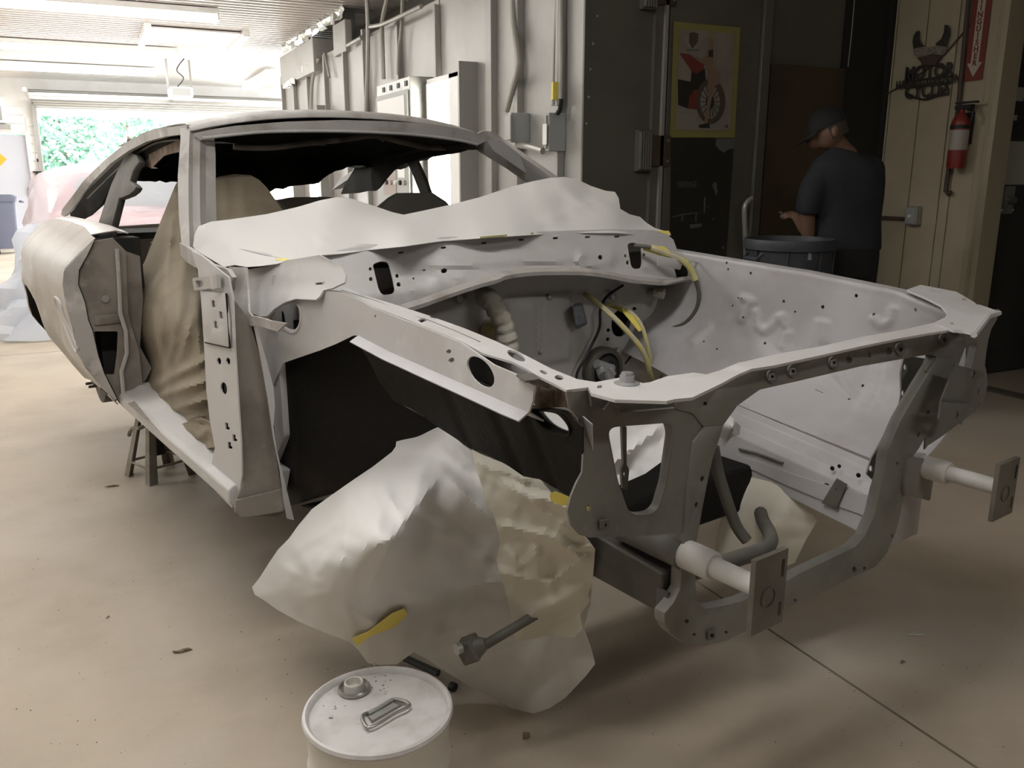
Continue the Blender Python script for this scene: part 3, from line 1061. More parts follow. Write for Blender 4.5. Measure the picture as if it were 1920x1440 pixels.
def stext(body, cx, cy, cx2, cy2, h, wide, bold=.003):
    a = sinv @ rx(*sq(cx, cy), .021)
    b = sinv @ rx(*sq(cx2, cy2), .021)
    xd = (b - a)
    up_ = (sinv @ rx(*sq(cx, cy - 100), .021)) - a
    return text_mesh('lettering', body, h, 'sign_black', so, basis((a + b) / 2, xd, up_), ext=.0015, wide=wide, bold=bold)
stext('MOTOR', 500, 855, 960, 805, .120, .86)
stext('HARLEY-DAVIDSON', 390, 1005, 1035, 930, .074, .74, .0018)
stext('CYCLES', 470, 1105, 940, 1060, .125, .80)
# slanting wire, conduits, hook
MB().tube([rx(1646, 186, .012), rx(1694, 158, .012), rx(1757, 118, .012), rx(1828, 36, .012)], .005, 6).build('wall_wire', 'sign_rust', label='thin dark wire slanting across the cream boards', cat='wire')
MB().tube([rx(1817, -10, .025), rx(1797, 200, .025), rx(1777, 330, .025), rx(1773, 358, .025), rx(1778, 364, .03), rx(1783, 360, .035)], .014, 8).build('drop_pipe', 'sign_rust', label='dark vertical pipe ending in a hook below the red extinguisher', cat='pipe')
q = rx(1718, 405)
sb = empty('outlet_box', (XR, q.y, q.z), 0, 'grey outlet box at the end of a horizontal pipe', 'electrical box')
MB().mm((-.055, -.045, -.06), (0, .045, .065)).build('box', 'galv', sb, smooth=False, bev=.006)
MB().mm((-.062, -.038, -.05), (-.055, .038, .055)).build('cover', 'elec_grey', sb, smooth=False)
MB().lathe([(0, 0), (.012, 0), (.01, .012), (0, .012)], 10, (-.062, 0, .0), Matrix.Rotation(-PI / 2, 3, 'Y')).build('switch_knob', 'label_white', sb)
MB().tube([(-.03, .045, -.02), (-.03, YB - q.y - .06, -.02)], .012, 8).build('feed_pipe', 'sign_rust', sb)
# extinguisher sign
es = empty('extinguisher_sign', tuple(rx(1830, 150, .012)), 0, 'tall red sign with white arrow pointing down at extinguisher', 'sign')
einv = Matrix.Translation(-es.location)
yc = rx(1829, 130).y
hw = abs(rx(1814, 130).y - rx(1848, 130).y) / 2
zb = rx(1829, 151).z
zs = zb + .62
def ez(name, pts, m, off):
    return plate(name, pts, [], lambda a, b: Vector((XR - off, yc - a, zb + b)) - es.location, m, es, thick=.002, smooth=False)
ez('sign_board', rpoly([(-hw, 0), (hw, 0), (hw, .62), (-hw, .62)], .012), 'sign_red', .013)
ez('arrow', [(0, .022), (hw * .82, .105), (hw * .42, .105), (hw * .42, .60), (-hw * .42, .60), (-hw * .42, .105), (-hw * .82, .105)], 'sign_white', .0155)
word = 'FIRE EXTINGUISHER'
sp_ = (rx(1830, 118).z, rx(1836, 28).z)
zr = rx(1836, 118).z
pitch = (rx(1842, 28).z - zr) / 7.0
for k, ch in enumerate(reversed(word)):
    if ch != ' ':
        text_mesh('letter', ch, .048, 'sign_red', es, basis(Vector((XR - .0175, yc, zr + k * pitch)) - es.location, (0, -1, 0), (0, 0, 1)), ext=.0006, bold=.0016)
# red extinguisher
q0, q1 = rx(1797, 200, .08), rx(1792, 316, .08)
fe = empty('fire_extinguisher', (XR - .085, q1.y - .0, q1.z), 0, 'red fire extinguisher with white label on cream wall', 'extinguisher')
hh = q0.z - q1.z
r_ = .055
MB().lathe([(0, 0), (r_ * .9, 0), (r_, .015), (r_, hh * .30)], 24).build('lower_bottle', 'ext_red', fe)
MB().lathe([(r_ * 1.01, hh * .30), (r_ * 1.01, hh * .62)], 24).build('label', 'ext_label', fe)
MB().lathe([(r_, hh * .62), (r_, hh * .74), (r_ * .8, hh * .82), (r_ * .4, hh * .88), (.016, hh * .9), (.016, hh * .97)], 24).build('upper_bottle', 'ext_red', fe)
MB().lathe([(r_ * 1.06, hh * .64), (r_ * 1.06, hh * .70)], 24).build('strap', 'black', fe)
MB().mm((-.02, -.07, hh * .95), (.02, .04, hh * 1.02)).mm((-.015, -.10, hh * 1.04), (.015, .045, hh * 1.07)).build('handle', 'black', fe, smooth=False)
MB().tube(spl([(0, -.04, hh * .95), (-.01, -.085, hh * .9), (-.01, -.075, hh * .75)], 5, False), .010, 8).build('hose', 'black', fe)
MB().mm((.045, -.03, hh * .4), (.085, .03, hh * .9)).build('bracket', 'black', fe, smooth=False)
# ------------------------------------------------------------------ the car shell
mat('primer', (.53, .515, .51), .48, col2=(.46, .44, .425), scale=3.0, lo=.42, hi=.68, col3=(.60, .59, .585), scale3=6, lo3=.5, hi3=.72, bump=.02)
mat('primer_rub', (.44, .42, .40), .5, col2=(.30, .27, .245), scale=4.5, lo=.48, hi=.66, col3=(.60, .58, .55), scale3=7, lo3=.52, hi3=.7, bump=.03)
mat('primer_brown', (.26, .23, .20), .55, col2=(.17, .148, .125), scale=5, lo=.42, hi=.66, col3=(.36, .33, .295), scale3=9, lo3=.55, hi3=.72, bump=.05)
mat('primer_cool', (.44, .428, .435), .46, col2=(.37, .352, .352), scale=3.5, lo=.42, hi=.66, bump=.02)
mat('support_paint', (.19, .183, .163), .5, col2=(.135, .13, .115), scale=6, lo=.45, hi=.7, bump=.03)
mat('quarter_paint', (.41, .38, .35), .36, col2=(.30, .275, .25), scale=3.2, lo=.45, hi=.66, col3=(.50, .48, .45), scale3=6, lo3=.55, hi3=.7)
mat('dark_paint', (.16, .155, .14), .55, col2=(.11, .105, .09), scale=6)
mat('undercoat', (.011, .010, .0085), .6, col2=(.024, .018, .013), scale=3, lo=.5, hi=.75, bump=.12, bscale=60, spec=.12)
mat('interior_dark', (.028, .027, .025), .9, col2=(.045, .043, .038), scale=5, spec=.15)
mat('frame_grey', (.085, .08, .07), .6, col2=(.12, .11, .095), scale=9, bump=.05)
mat('plate_steel', (.17, .155, .13), .5, metal=.3, col2=(.12, .108, .09), scale=7)
mat('shock_paint', (.55, .535, .51), .45, col2=(.47, .45, .42), scale=6)
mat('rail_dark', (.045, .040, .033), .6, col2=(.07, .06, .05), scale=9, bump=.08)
mat('rubber', (.018, .018, .018), .6)
mat('wire_black', (.02, .02, .02), .5)
mat('wire_tape', (.62, .55, .22), .6, col2=(.50, .47, .36), scale=25)
mat('hose_tape', (.52, .49, .42), .7, col2=(.42, .40, .33), scale=15, bump=.3, bscale=25)
mat('pouch', (.16, .17, .21), .4, col2=(.26, .27, .31), scale=20)
mat('bolt', (.40, .40, .40), .4, metal=.6)
mat('seat_dark', (.07, .065, .055), .8)
mat('rust', (.20, .135, .095), .8, col2=(.33, .27, .22), scale=18, bump=.4)

ca, sa = math.cos(CARA), math.sin(CARA)
car = empty('car_body_shell', (sa * U0 + ca * V0, -ca * U0 + sa * V0, 0), -(PI / 2 - CARA),
            'stripped two door car body in grey primer on stands', 'car body')


def proj(p):
    d = Vector(p) - CEYE
    la, lo = d.y, -d.x
    s, c = math.sin(HC), math.cos(HC)
    r, dd_ = la * c - lo * s, la * s + lo * c
    Z = dd_ * cpi - d.z * spi
    Y = -d.z * cpi - dd_ * spi
    return 960 + F_ * r / Z, 720 + F_ * Y / Z


def lerp(x, pts):
    if x <= pts[0][0]:
        return pts[0][1]
    for (a, b), (c, d) in zip(pts, pts[1:]):
        if x <= c:
            return b + (d - b) * (x - a) / (c - a)
    return pts[-1][1]


def cplate(name, outer, holes, pl, val, m, step=None, thick=.004, off=0.0, parent=None, **kw):
    return plate(name, outer, holes, lambda x, y: C(x, y, pl, val), m, parent or car, step=step, thick=thick, off=off, **kw)


def mir(o, name=None):
    """mirror image of a part on the other side of the car"""
    me = o.data.copy()
    me.transform(Matrix.Diagonal((1, -1, 1, 1)))
    me.flip_normals()
    c = bpy.data.objects.new(name or o.name.split('.')[0], me)
    COL.objects.link(c)
    c.parent = o.parent
    for md in o.modifiers:
        n = c.modifiers.new(md.name, md.type)
        for k in ('thickness', 'offset', 'width', 'segments', 'limit_method', 'levels', 'render_levels'):
            if hasattr(md, k):
                setattr(n, k, getattr(md, k))
    return c


# ---- radiator support: front face in the plane u = 1.15
UF = 1.15
cen = [(1425, 731), (1496, 715), (1615, 687), (1694, 673), (1745, 664), (1756, 670), (1750, 685), (1727, 722), (1690, 787), (1672, 828), (1664, 850),
       (1658, 895), (1650, 920), (1640, 965), (1622, 1006), (1604, 1025), (1571, 1041), (1500, 1075), (1475, 1090), (1391, 1127), (1347, 1138), (1322, 1141), (1308, 1127),
       (1305, 1099), (1303, 1035), (1318, 950), (1328, 898), (1336, 861), (1347, 829), (1357, 797), (1383, 761)]
tie = [(1266, 752), (1298, 747), (1350, 722), (1385, 703), (1409, 693), (1449, 687), (1536, 668), (1615, 650), (1694, 634), (1757, 623), (1789, 620), (1809, 630),
       (1812, 645), (1802, 673), (1756, 670), (1745, 664), (1694, 673), (1615, 687), (1496, 715), (1425, 731), (1383, 761), (1357, 797), (1320, 800), (1300, 775), (1270, 768)]
sl = lambda x, y, w, h: rpoly([(x - w, y - h + w * .1), (x + w, y - h - w * .1), (x + w, y + h - w * .1), (x - w, y + h + w * .1)], min(w, h) * .8, 3)
cplate('tie_bar', tie, [sl(1593, 675, 6, 7), sl(1668, 658, 6, 7), ell(1631, 666, 3, 6, 0, 10), ell(1447, 706, 3.5, 4, 0, 10), ell(1486, 696, 3.5, 4, 0, 10),
                        ell(1563, 680, 3.5, 4, 0, 10), ell(1688, 655, 3.5, 5, 0, 10), ell(1770, 637, 3.5, 5, 0, 10), ell(1323, 757, 4, 4, 0, 10)],
       'u', UF, 'support_paint', thick=.035, off=-1, bev=.008)
for (x, y) in ((1447, 706), (1486, 696), (1563, 680), (1688, 655), (1770, 637)):
    P = spl(ell(x, y, 9, 12, -10, 10), 2)
    cplate('nut_plate', P, [ell(x, y, 4, 5, 0, 8)], 'u', UF + .003, 'dark_paint', thick=.004)
    if x < 1600:
        cplate('square_nut', [(x - 5, y - 4), (x + 5, y - 6), (x + 5, y + 5), (x - 5, y + 7)], [ell(x, y, 3, 3.4, 0, 8)], 'u', UF + .006, 'bolt', thick=.004)
near_post = [(1320, 800), (1357, 797), (1347, 829), (1336, 861), (1328, 898), (1318, 950), (1303, 1035), (1305, 1099), (1308, 1127), (1322, 1141), (1347, 1138), (1391, 1127), (1475, 1090),
             (1500, 1075), (1571, 1041), (1604, 1025), (1622, 1006), (1640, 965), (1650, 920), (1658, 895), (1664, 850), (1672, 828), (1690, 787), (1727, 722), (1750, 685), (1756, 670), (1802, 673),
             (1783, 721), (1755, 787), (1722, 843), (1703, 867), (1697, 919), (1691, 952), (1680, 999), (1663, 1037), (1642, 1063), (1604, 1080), (1547, 1108),
             (1500, 1129), (1420, 1172), (1363, 1202), (1322, 1210), (1282, 1206), (1258, 1188), (1246, 1168), (1246, 1150), (1262, 1132), (1276, 1105), (1282, 1003), (1290, 900), (1300, 830)]
cplate('lower_frame', near_post, [ell(1288, 1165, 4, 4, 0, 8), ell(1302, 1190, 3, 3, 0, 8), ell(1334, 1191, 4, 4.5, 0, 8), ell(1362, 1186, 3, 3, 0, 8), ell(1491, 1126, 2.5, 3, 0, 8),
                                   ell(1602, 1068, 4, 6, 0, 8), ell(1621, 1066, 2.5, 3.5, 0, 8), ell(1673, 1005, 2, 4, 0, 8), ell(1741, 773, 3, 6, 20, 8), ell(1723, 815, 3, 6, 20, 8), ell(1683, 869, 2.5, 3, 0, 8),
                                   ell(1317, 898, 3.5, 6, 10, 8), ell(1306, 947, 3, 6, 10, 8)],
       'u', UF, 'support_paint', thick=.026, off=-1, bev=.012)
cplate('square_nut', [(1327, 1184), (1341, 1181), (1341, 1197), (1327, 1200)], [ell(1334, 1191, 4, 4.5, 0, 8)], 'u', UF + .004, 'dark_paint', thick=.004)

wing = [(1062, 735), (1067, 765), (1087, 785), (1093, 813), (1094, 849), (1092, 886), (1081, 906), (1071, 930), (1064, 958), (1071, 986), (1087, 1003), (1105, 1008), (1226, 1004), (1274, 999),
        (1283, 1003), (1290, 900), (1303, 830), (1322, 800), (1300, 775), (1270, 768), (1266, 750), (1250, 755), (1153, 752), (1109, 740), (1103, 729)]
trap = rpoly([(1137, 800), (1258, 791), (1263, 815), (1250, 905), (1232, 966), (1180, 968), (1158, 905)], [22, 14, 6, 10, 24, 20, 10], 5)
wg = cplate('head_lamp_panel', wing, [trap, ell(1104, 953, 4, 7, 0, 10), ell(1133, 983, 3.5, 4, 0, 8), ell(1158, 990, 3, 3.5, 0, 8), ell(1095, 991, 2.5, 3, 0, 8)],
            'u', UF - .004, 'support_paint', thick=.004, off=-1)
mir(wg)
cplate('square_nut', [(1125, 976), (1141, 973), (1142, 989), (1126, 992)], [ell(1133, 983, 3.5, 4, 0, 8)], 'u', UF + .002, 'dark_paint', thick=.005)
# flange of the trapezoid opening and the dark bracket standing behind it
tp = dens(trap, 8)
V, Fc = [], []
for x, y in tp:
    p = C(x, y, 'u', UF - .004)
    V += [p, p + Vector((-.018, 0, 0))]
n = len(tp)
fo = mk('opening_flange', V, [(2 * i, 2 * i + 1, 2 * ((i + 1) % n) + 1, 2 * ((i + 1) % n)) for i in range(n)], 'support_paint', car, thick=.003)
mir(fo)
cplate('lamp_bracket', [(1262, 808), (1305, 832), (1304, 845), (1285, 905), (1276, 955), (1240, 960), (1246, 925), (1252, 900), (1255, 860)], [ell(1289, 836, 4, 5, 0, 8)], 'u', 1.10, 'dark_paint', thick=.004)
cplate('lamp_bracket', [(1256, 862), (1300, 868), (1290, 900), (1250, 902)], [], 'u', 1.108, 'support_paint', thick=.004)
# raised seam around the near upper corner
MB().tube([C(x, y, 'u', UF + .003) for x, y in ((1106, 732), (1109, 760), (1130, 771), (1142, 755), (1158, 762), (1160, 775), (1262, 766))], .003, 6).build('seam', 'dark_paint', car)

# top gussets joining rails and support (w about 1.02)
RAILW = [(-.2, 1.098), (.0, 1.092), (.36, 1.080), (.60, 1.073), (.87, 1.056), (1.03, 1.038), (1.16, 1.024), (1.4, 1.02)]
def rtop(px, py, up=0.0):
    return CS(px, py, lambda p: p.z - lerp(p.x, RAILW) - up)
gus = [(1062, 734), (1068, 722), (1085, 714), (1117, 719), (1166, 710), (1205, 721), (1245, 716), (1300, 712), (1350, 697), (1385, 682), (1393, 681), (1457, 666), (1536, 652), (1615, 634), (1694, 620),
       (1750, 607), (1770, 604), (1787, 620), (1757, 624), (1694, 635), (1615, 651), (1536, 669), (1449, 688), (1409, 694), (1385, 704), (1350, 723), (1298, 748), (1266, 751), (1250, 755), (1153, 752), (1109, 740), (1103, 729)]
plate('top_gusset', gus, [sl(1124, 728, 5, 2.5), sl(1166, 707 + 6, 3, 1.5)], lambda x, y: rtop(x, y), 'primer', car, thick=.005, step=14)
gfar = [(1700, 545), (1725, 536), (1758, 542), (1793, 549), (1830, 571), (1873, 586), (1853, 592), (1826, 627), (1804, 622), (1787, 621), (1752, 607), (1772, 597), (1776, 588), (1764, 574), (1738, 561)]
plate('top_gusset', gfar, [rpoly([(1741, 545), (1768, 549), (1771, 552), (1745, 549)], 1.5, 2), ell(1809, 564, 6, 2.5, 8, 10), ell(1833, 571, 5, 2.3, 8, 10), ell(1787, 609, 6, 2, 5, 8), sl(1745, 610, 6, 2)],
      lambda x, y: rtop(x, y, .004), 'primer', car, thick=.006, step=12)
MB().tube([rtop(x, y, .004) for x, y in ((1873, 587), (1853, 593), (1826, 628))], .007, 6).build('gusset_lip', 'primer', car)
b0 = rtop(1175, 722, .0)
bo = MB().lathe([(0, 0), (.021, 0), (.021, .004), (.012, .006), (.012, .016), (0, .016)], 24, b0).build('flange_bolt', 'bolt', car)
MB().lathe([(0, .016), (.0105, .016), (.010, .021), (0, .021)], 6, b0).build('bolt_head', 'bolt', bo, smooth=False)

# ---- near rail
SV = -.72
opening = spl([(508, 601), (518, 581), (537, 571), (553, 567), (563, 574), (566, 593), (564, 610), (557, 620), (547, 622), (530, 613)], 3)
side = [(472, 612), (478, 598), (500, 573), (530, 559), (565, 556), (597, 560), (604, 552), (611, 545), (640, 548), (677, 563), (700, 577), (790, 612), (867, 643), (927, 684), (965, 700), (1003, 723),
        (1001, 750), (993, 773), (960, 760), (900, 733), (817, 697), (733, 660), (673, 629), (663, 629), (630, 645), (600, 657), (533, 680), (521, 703), (514, 724), (497, 690)]
bigo = ell(903, 697, 34, 19, 52, 24)
def sidev(x, y):
    return C(x, y, 'v', SV)
plate('rail_side', side, [opening, bigo, ell(843, 659, 4, 5, 60, 10), ell(848, 675, 4.5, 6, 60, 10), ell(705, 593, 2, 3, 0, 8)], sidev, 'primer', car, thick=.004, step=30)
for nm, lp, m_ in (('opening_rim', opening, 'primer'),):
    MB().tube([sidev(*p) for p in lp[10:34]], .006, 6).build(nm, m_, car)
cplate('inner_blank', spl(ell(903, 700, 48, 30, 45, 14), 2), [], 'v', SV + .05, 'frame_grey', thick=.003)
outl = [(611, 545), (640, 548), (677, 563), (700, 577), (790, 612), (867, 643), (927, 684), (965, 700), (1003, 723)]
inl = [(1100, 723), (1085, 714), (1033, 693), (985, 668), (933, 643), (870, 617), (800, 592), (745, 574), (693, 558), (650, 541), (630, 535)]
topp = outl[:6] + [(905, 664), (960, 680), (990, 695), (1005, 705), (1040, 722), (1062, 734)] + inl
plate('rail_top', topp, [ell(968, 669, 19, 7, 28, 16), rpoly([(783, 602), (795, 598), (802, 602), (790, 607)], 1, 2), ell(1019, 700, 8, 3, 20, 10), ell(1048, 710, 8.5, 4.5, 8, 14), ell(812, 597, 6, 2, 10, 8), ell(681, 553, 9, 2.5, 15, 8)],
      lambda x, y: rtop(x, y), 'primer', car, thick=.004, step=16)
MB().tube([rtop(x, y, .001) for x, y in ((640, 545), (700, 563), (795, 600))], .002, 5).build('seam', 'dark_paint', car)
MB().tube([rtop(x, y, .001) for x, y in ((800, 600), (850, 620), (900, 642))], .002, 5).build('seam', 'dark_paint', car)
# inner wall of near rail and flange along its lower edge
V, Fc = [], []
for x, y in inl[::-1]:
    p = rtop(x, y)
    V += [p, p + Vector((0, 0, -.045))]
mk('rail_inner', V, [(2 * i, 2 * i + 1, 2 * i + 3, 2 * i + 2) for i in range(len(inl) - 1)], 'primer_cool', car, thick=.003)
le = [(673, 629), (733, 660), (817, 697), (900, 733), (960, 760), (993, 773)]
V = []
for x, y in le:
    p = sidev(x, y)
    V += [p, p + Vector((0, -.022, -.012)), p + Vector((0, .03, -.02))]
mk('rail_flange', V, [(3 * i, 3 * i + 1, 3 * i + 4, 3 * i + 3) for i in range(len(le) - 1)] + [(3 * i, 3 * i + 2, 3 * i + 5, 3 * i + 3) for i in range(len(le) - 1)], 'primer_cool', car, thick=.003)
# torn box end of the near rail
cplate('rail_end', [(965, 700), (1005, 705), (1045, 723), (1062, 735), (1064, 765), (1050, 772), (1003, 760), (1000, 740), (985, 715)], [], 'v', -.66, 'rust', thick=.003)
cplate('rail_tab', [(968, 704), (1000, 700), (1012, 712), (985, 716)], [], 'w', 1.035, 'frame_grey', thick=.003)
cplate('inner_bracket', [(1010, 725), (1062, 735), (1066, 768), (1088, 788), (1090, 812), (1075, 800), (1050, 775), (1004, 765), (1003, 745)], [], 'u', 1.06, 'rust', thick=.004, bev=.002)

# ---- near wheelhouse: dark outer skin, pale inner skin
def splash(p):
    return p.y - (-.70 + max(0, 1.0 - p.z) * .38 + .0)
ribs = [((833, 712), (886, 838)), ((920, 748), (979, 884)), ((990, 776), (1042, 910))]
def sfn(x, y):
    q = CS(x, y, splash)
    d = 0
    for a, b in ribs:
        dd_, _ = segd(x, y, a, b)
        d += .014 * max(0, 1 - dd_ / 13.0)
    q = CT(x, y, (q - CEYE).length / cray(x, y).length + d)
    return q
lamp_hole = spl([(1000, 768), (1033, 770), (1053, 776), (1070, 797), (1071, 812), (1060, 815), (1027, 803), (1007, 784)], 3)
spo = [(655, 622), (673, 622), (733, 652), (817, 690), (900, 726), (960, 752), (1000, 768), (1040, 768), (1070, 780), (1093, 800), (1094, 849), (1092, 886), (1080, 910), (1067, 928), (1047, 917), (1013, 898), (983, 893), (950, 870),
       (917, 853), (883, 840), (850, 818), (817, 797), (795, 780), (770, 765), (740, 752), (712, 715), (690, 670)]
plate('wheelhouse_skin', spo, [lamp_hole], sfn, 'undercoat', car, step=7, thick=.003, ang=30)
plate('wheelhouse_inner', spo, [lamp_hole], lambda x, y: CS(x, y, splash) + Vector((0, .02, 0)), 'primer_cool', car, step=30, thick=.002)
lh = lamp_hole
V = []
for x, y in lh:
    p = sfn(x, y)
    V += [p, p + Vector((0, -.006, 0)), p + Vector((0, .012, 0))]
n = len(lh)
mk('lamp_hole_rim', V, [(3 * i, 3 * i + 1, 3 * ((i + 1) % n) + 1, 3 * ((i + 1) % n)) for i in range(n)] + [(3 * i, 3 * i + 2, 3 * ((i + 1) % n) + 2, 3 * ((i + 1) % n)) for i in range(n)], 'undercoat', car, thick=.003)
# black rear of the wheel opening: torque box and toe board side
def rearw(p):
    return p.y - (-.70 + .42 * max(0, p.x - .02))
rw = [(514, 724), (521, 700), (533, 678), (600, 655), (663, 627), (700, 660), (740, 752), (800, 785), (830, 805), (800, 830), (740, 870), (700, 905), (640, 921), (560, 944), (546, 948), (530, 890), (522, 850)]
plate('wheelhouse_rear', rw, [], lambda x, y: CS(x, y, rearw), 'undercoat', car, step=14, thick=.003)
V = [(.02, -.70, .47), (.42, -.53, .50), (.42, -.15, .50), (.02, -.15, .47)]
mk('toe_floor', V, [(0, 1, 2, 3)], 'undercoat', car, thick=.004)

# ---- hinge pillar
hin_face = [(437, 560), (440, 640), (447, 740), (453, 830), (455, 890), (452, 915), (441, 940), (440, 962), (448, 968), (520, 968), (537, 955), (529, 920), (514, 820), (503, 740), (490, 670), (474, 610)]
plate('hinge_pillar_front', hin_face, [], lambda x, y: C(x, y, 'u', 0.0), 'primer_brown', car, thick=.004, step=22)
cplate('pillar_foot', [(441, 938), (528, 917), (537, 945), (530, 958), (470, 968), (450, 968), (440, 958)], [], 'u', .012, 'primer_brown', thick=.006)
hin_side = [(360, 470), (372, 505), (378, 560), (384, 650), (388, 730), (395, 790), (404, 840), (396, 880), (400, 915), (436, 952), (441, 940), (452, 915), (455, 890), (453, 830), (447, 740), (441, 640), (438, 560), (430, 520), (405, 500), (380, 480)]
sqh = lambda x, y: [(x - 3.5, y - 7), (x + 2, y - 6), (x + 2, y + 1), (x + 5, y + 2), (x + 5, y + 7), (x - 3, y + 6)]
plate('hinge_pillar_side', hin_side, [ell(412, 677, 4, 7, -8, 12), ell(429, 677, 4, 7, -8, 12), ell(421, 728, 6, 12, -8, 14), sqh(427, 799), sqh(441, 821), sqh(432, 835)],
      lambda x, y: C(x, y, 'v', -.852), 'primer', car, thick=.004, step=25)
cplate('hinge_blank', [(378, 545), (424, 550), (431, 600), (432, 651), (426, 653), (385, 641)], [sqh(402, 570), sqh(416, 591), sqh(406, 609)], 'v', -.858, 'primer', thick=.006, bev=.002)
MB().tube([C(x, y, 'v', -.86) for x, y in ((424, 550), (428, 600), (431, 652), (385, 642))], .0025, 5).build('blank_edge', 'undercoat', car)
cplate('door_check_bracket', rpoly([(362, 521), (400, 518), (403, 540), (366, 545)], 4, 3), [rpoly([(368, 526), (381, 525), (384, 536), (371, 540)], 3, 3)], 'v', -.862, 'primer_rub', thick=.006)
cplate('pillar_clip', [(397, 517), (409, 514), (411, 540), (400, 543)], [], 'v', -.868, 'primer_rub', thick=.01)
MB().tube([C(x, y, 'u', .004) for x, y in ((474, 612), (490, 670), (503, 740), (516, 830), (531, 925), (537, 955))], .003, 5).build('seam', 'undercoat', car)
fl_ = [(476, 612), (480, 610), (500, 680), (512, 725), (515, 760), (512, 800), (520, 850), (530, 890), (540, 930), (551, 975), (538, 972), (532, 940), (524, 880), (512, 820), (502, 750), (490, 680)]
cplate('pillar_flange', fl_, [], 'u', .03, 'primer', thick=.005)
MB().mm((-.19, -.845, .50), (-.03, -.79, .97)).build('pillar_core', 'interior_dark', car, smooth=False)

# ---- cowl side top, windscreen pillar foot and lip
def cowl_side(x, y):
    return C(x, y, 'v', lerp(y, [(490, -.70), (540, -.72), (560, -.735), (600, -.755)]))
cst = [(463, 506), (500, 500), (546, 488), (600, 478), (640, 500), (650, 517), (648, 530), (625, 541), (608, 545), (600, 558), (594, 563), (555, 561), (536, 567), (515, 580), (503, 593), (490, 594), (472, 588), (468, 555)]
plate('cowl_side_top', cst, [sl(602, 532, 9, 2.2)], lambda x, y: cowl_side(x, y), 'primer', car, thick=.005, step=12)
pf = [(430, 500), (463, 502), (466, 545), (468, 585), (474, 592), (500, 598), (508, 601), (538, 606), (522, 622), (495, 613), (470, 610), (448, 604), (441, 595), (440, 560), (437, 520)]
plate('pillar_foot_strip', pf, [], lambda x, y: C(x, y, 'v', lerp(y, [(500, -.76), (590, -.80), (622, -.80)])), 'primer_rub', car, thick=.005, step=14)
cplate('cowl_duct', [(510, 600), (520, 578), (527, 577), (532, 590), (534, 604)], [], 'v', -.70, 'undercoat', thick=.003)
cplate('cowl_duct', [(526, 576), (545, 568), (568, 575), (566, 600), (533, 604)], [], 'v', -.66, 'primer_cool', thick=.003)
cplate('cowl_duct', [(532, 603), (568, 598), (566, 625), (540, 622)], [], 'v', -.67, 'undercoat', thick=.003)

# ---- windscreen pillars, header, roof
def ul(y):
    return lerp(y, [(240, -1.0), (470, -.66)])
rows = [240, 262, 290, 330, 370, 410, 440, 470, 485]
lines = [(lambda y: lerp(y, [(240, 338), (252, 339), (334, 333), (404, 335), (470, 342), (485, 348)]), -.05),
         (lambda y: lerp(y, [(240, 356), (317, 353), (404, 354), (470, 356), (485, 362)]), 0.0),
         (lambda y: lerp(y, [(240, 362), (404, 361), (470, 366), (485, 372)]), -.012),
         (lambda y: lerp(y, [(240, 376), (317, 374), (404, 375), (470, 380), (485, 386)]), 0.0),
         (lambda y: lerp(y, [(240, 386), (404, 386), (470, 395), (485, 402)]), -.025),
         (lambda y: lerp(y, [(240, 396), (268, 404), (404, 405), (470, 415), (485, 420)]), -.035)]
V = [C(g(y), y, 'u', ul(y) + o_) for y in rows for g, o_ in lines]
k = len(lines)
mk('windscreen_pillar', V, [(i * k + j, i * k + j + 1, (i + 1) * k + j + 1, (i + 1) * k + j) for i in range(len(rows) - 1) for j in range(k - 1)], 'primer_rub', car, thick=.012, off=-1, ang=25)
cplate('pillar_base', [(340, 455), (352, 462), (365, 470), (400, 495), (430, 505), (440, 520), (436, 545), (420, 525), (395, 512), (368, 500), (352, 490), (343, 478)], [], 'v', -.80, 'primer_rub', thick=.012)
def ulf(x):
    return lerp(x, [(880, -.98), (930, -.93), (1060, -.58)])
fp = [[(868, 262), (905, 246), (918, 246), (930, 250)], [(884, 275), (912, 262), (925, 262), (940, 258)], [(915, 295), (945, 284), (960, 282), (975, 282)], [(948, 315), (978, 306), (995, 305), (1010, 306)], [(985, 341), (1015, 335), (1035, 333), (1050, 335)], [(1010, 362), (1050, 360), (1075, 360), (1090, 362)]]
offs = [-.06, -.005, .01, -.02]
V = [C(x, y, 'u', ulf(x) + offs[j]) for r_ in fp for j, (x, y) in enumerate(r_)]
mk('windscreen_pillar', V, [(i * 4 + j, i * 4 + j + 1, (i + 1) * 4 + j + 1, (i + 1) * 4 + j) for i in range(len(fp) - 1) for j in range(3)], 'primer_rub', car, thick=.012, off=-1, ang=25)
cplate('pillar_garnish', [(912, 263), (938, 262), (1020, 325), (1035, 338), (1005, 338), (925, 283)], [], 'u', -.80, 'primer_cool', thick=.004)

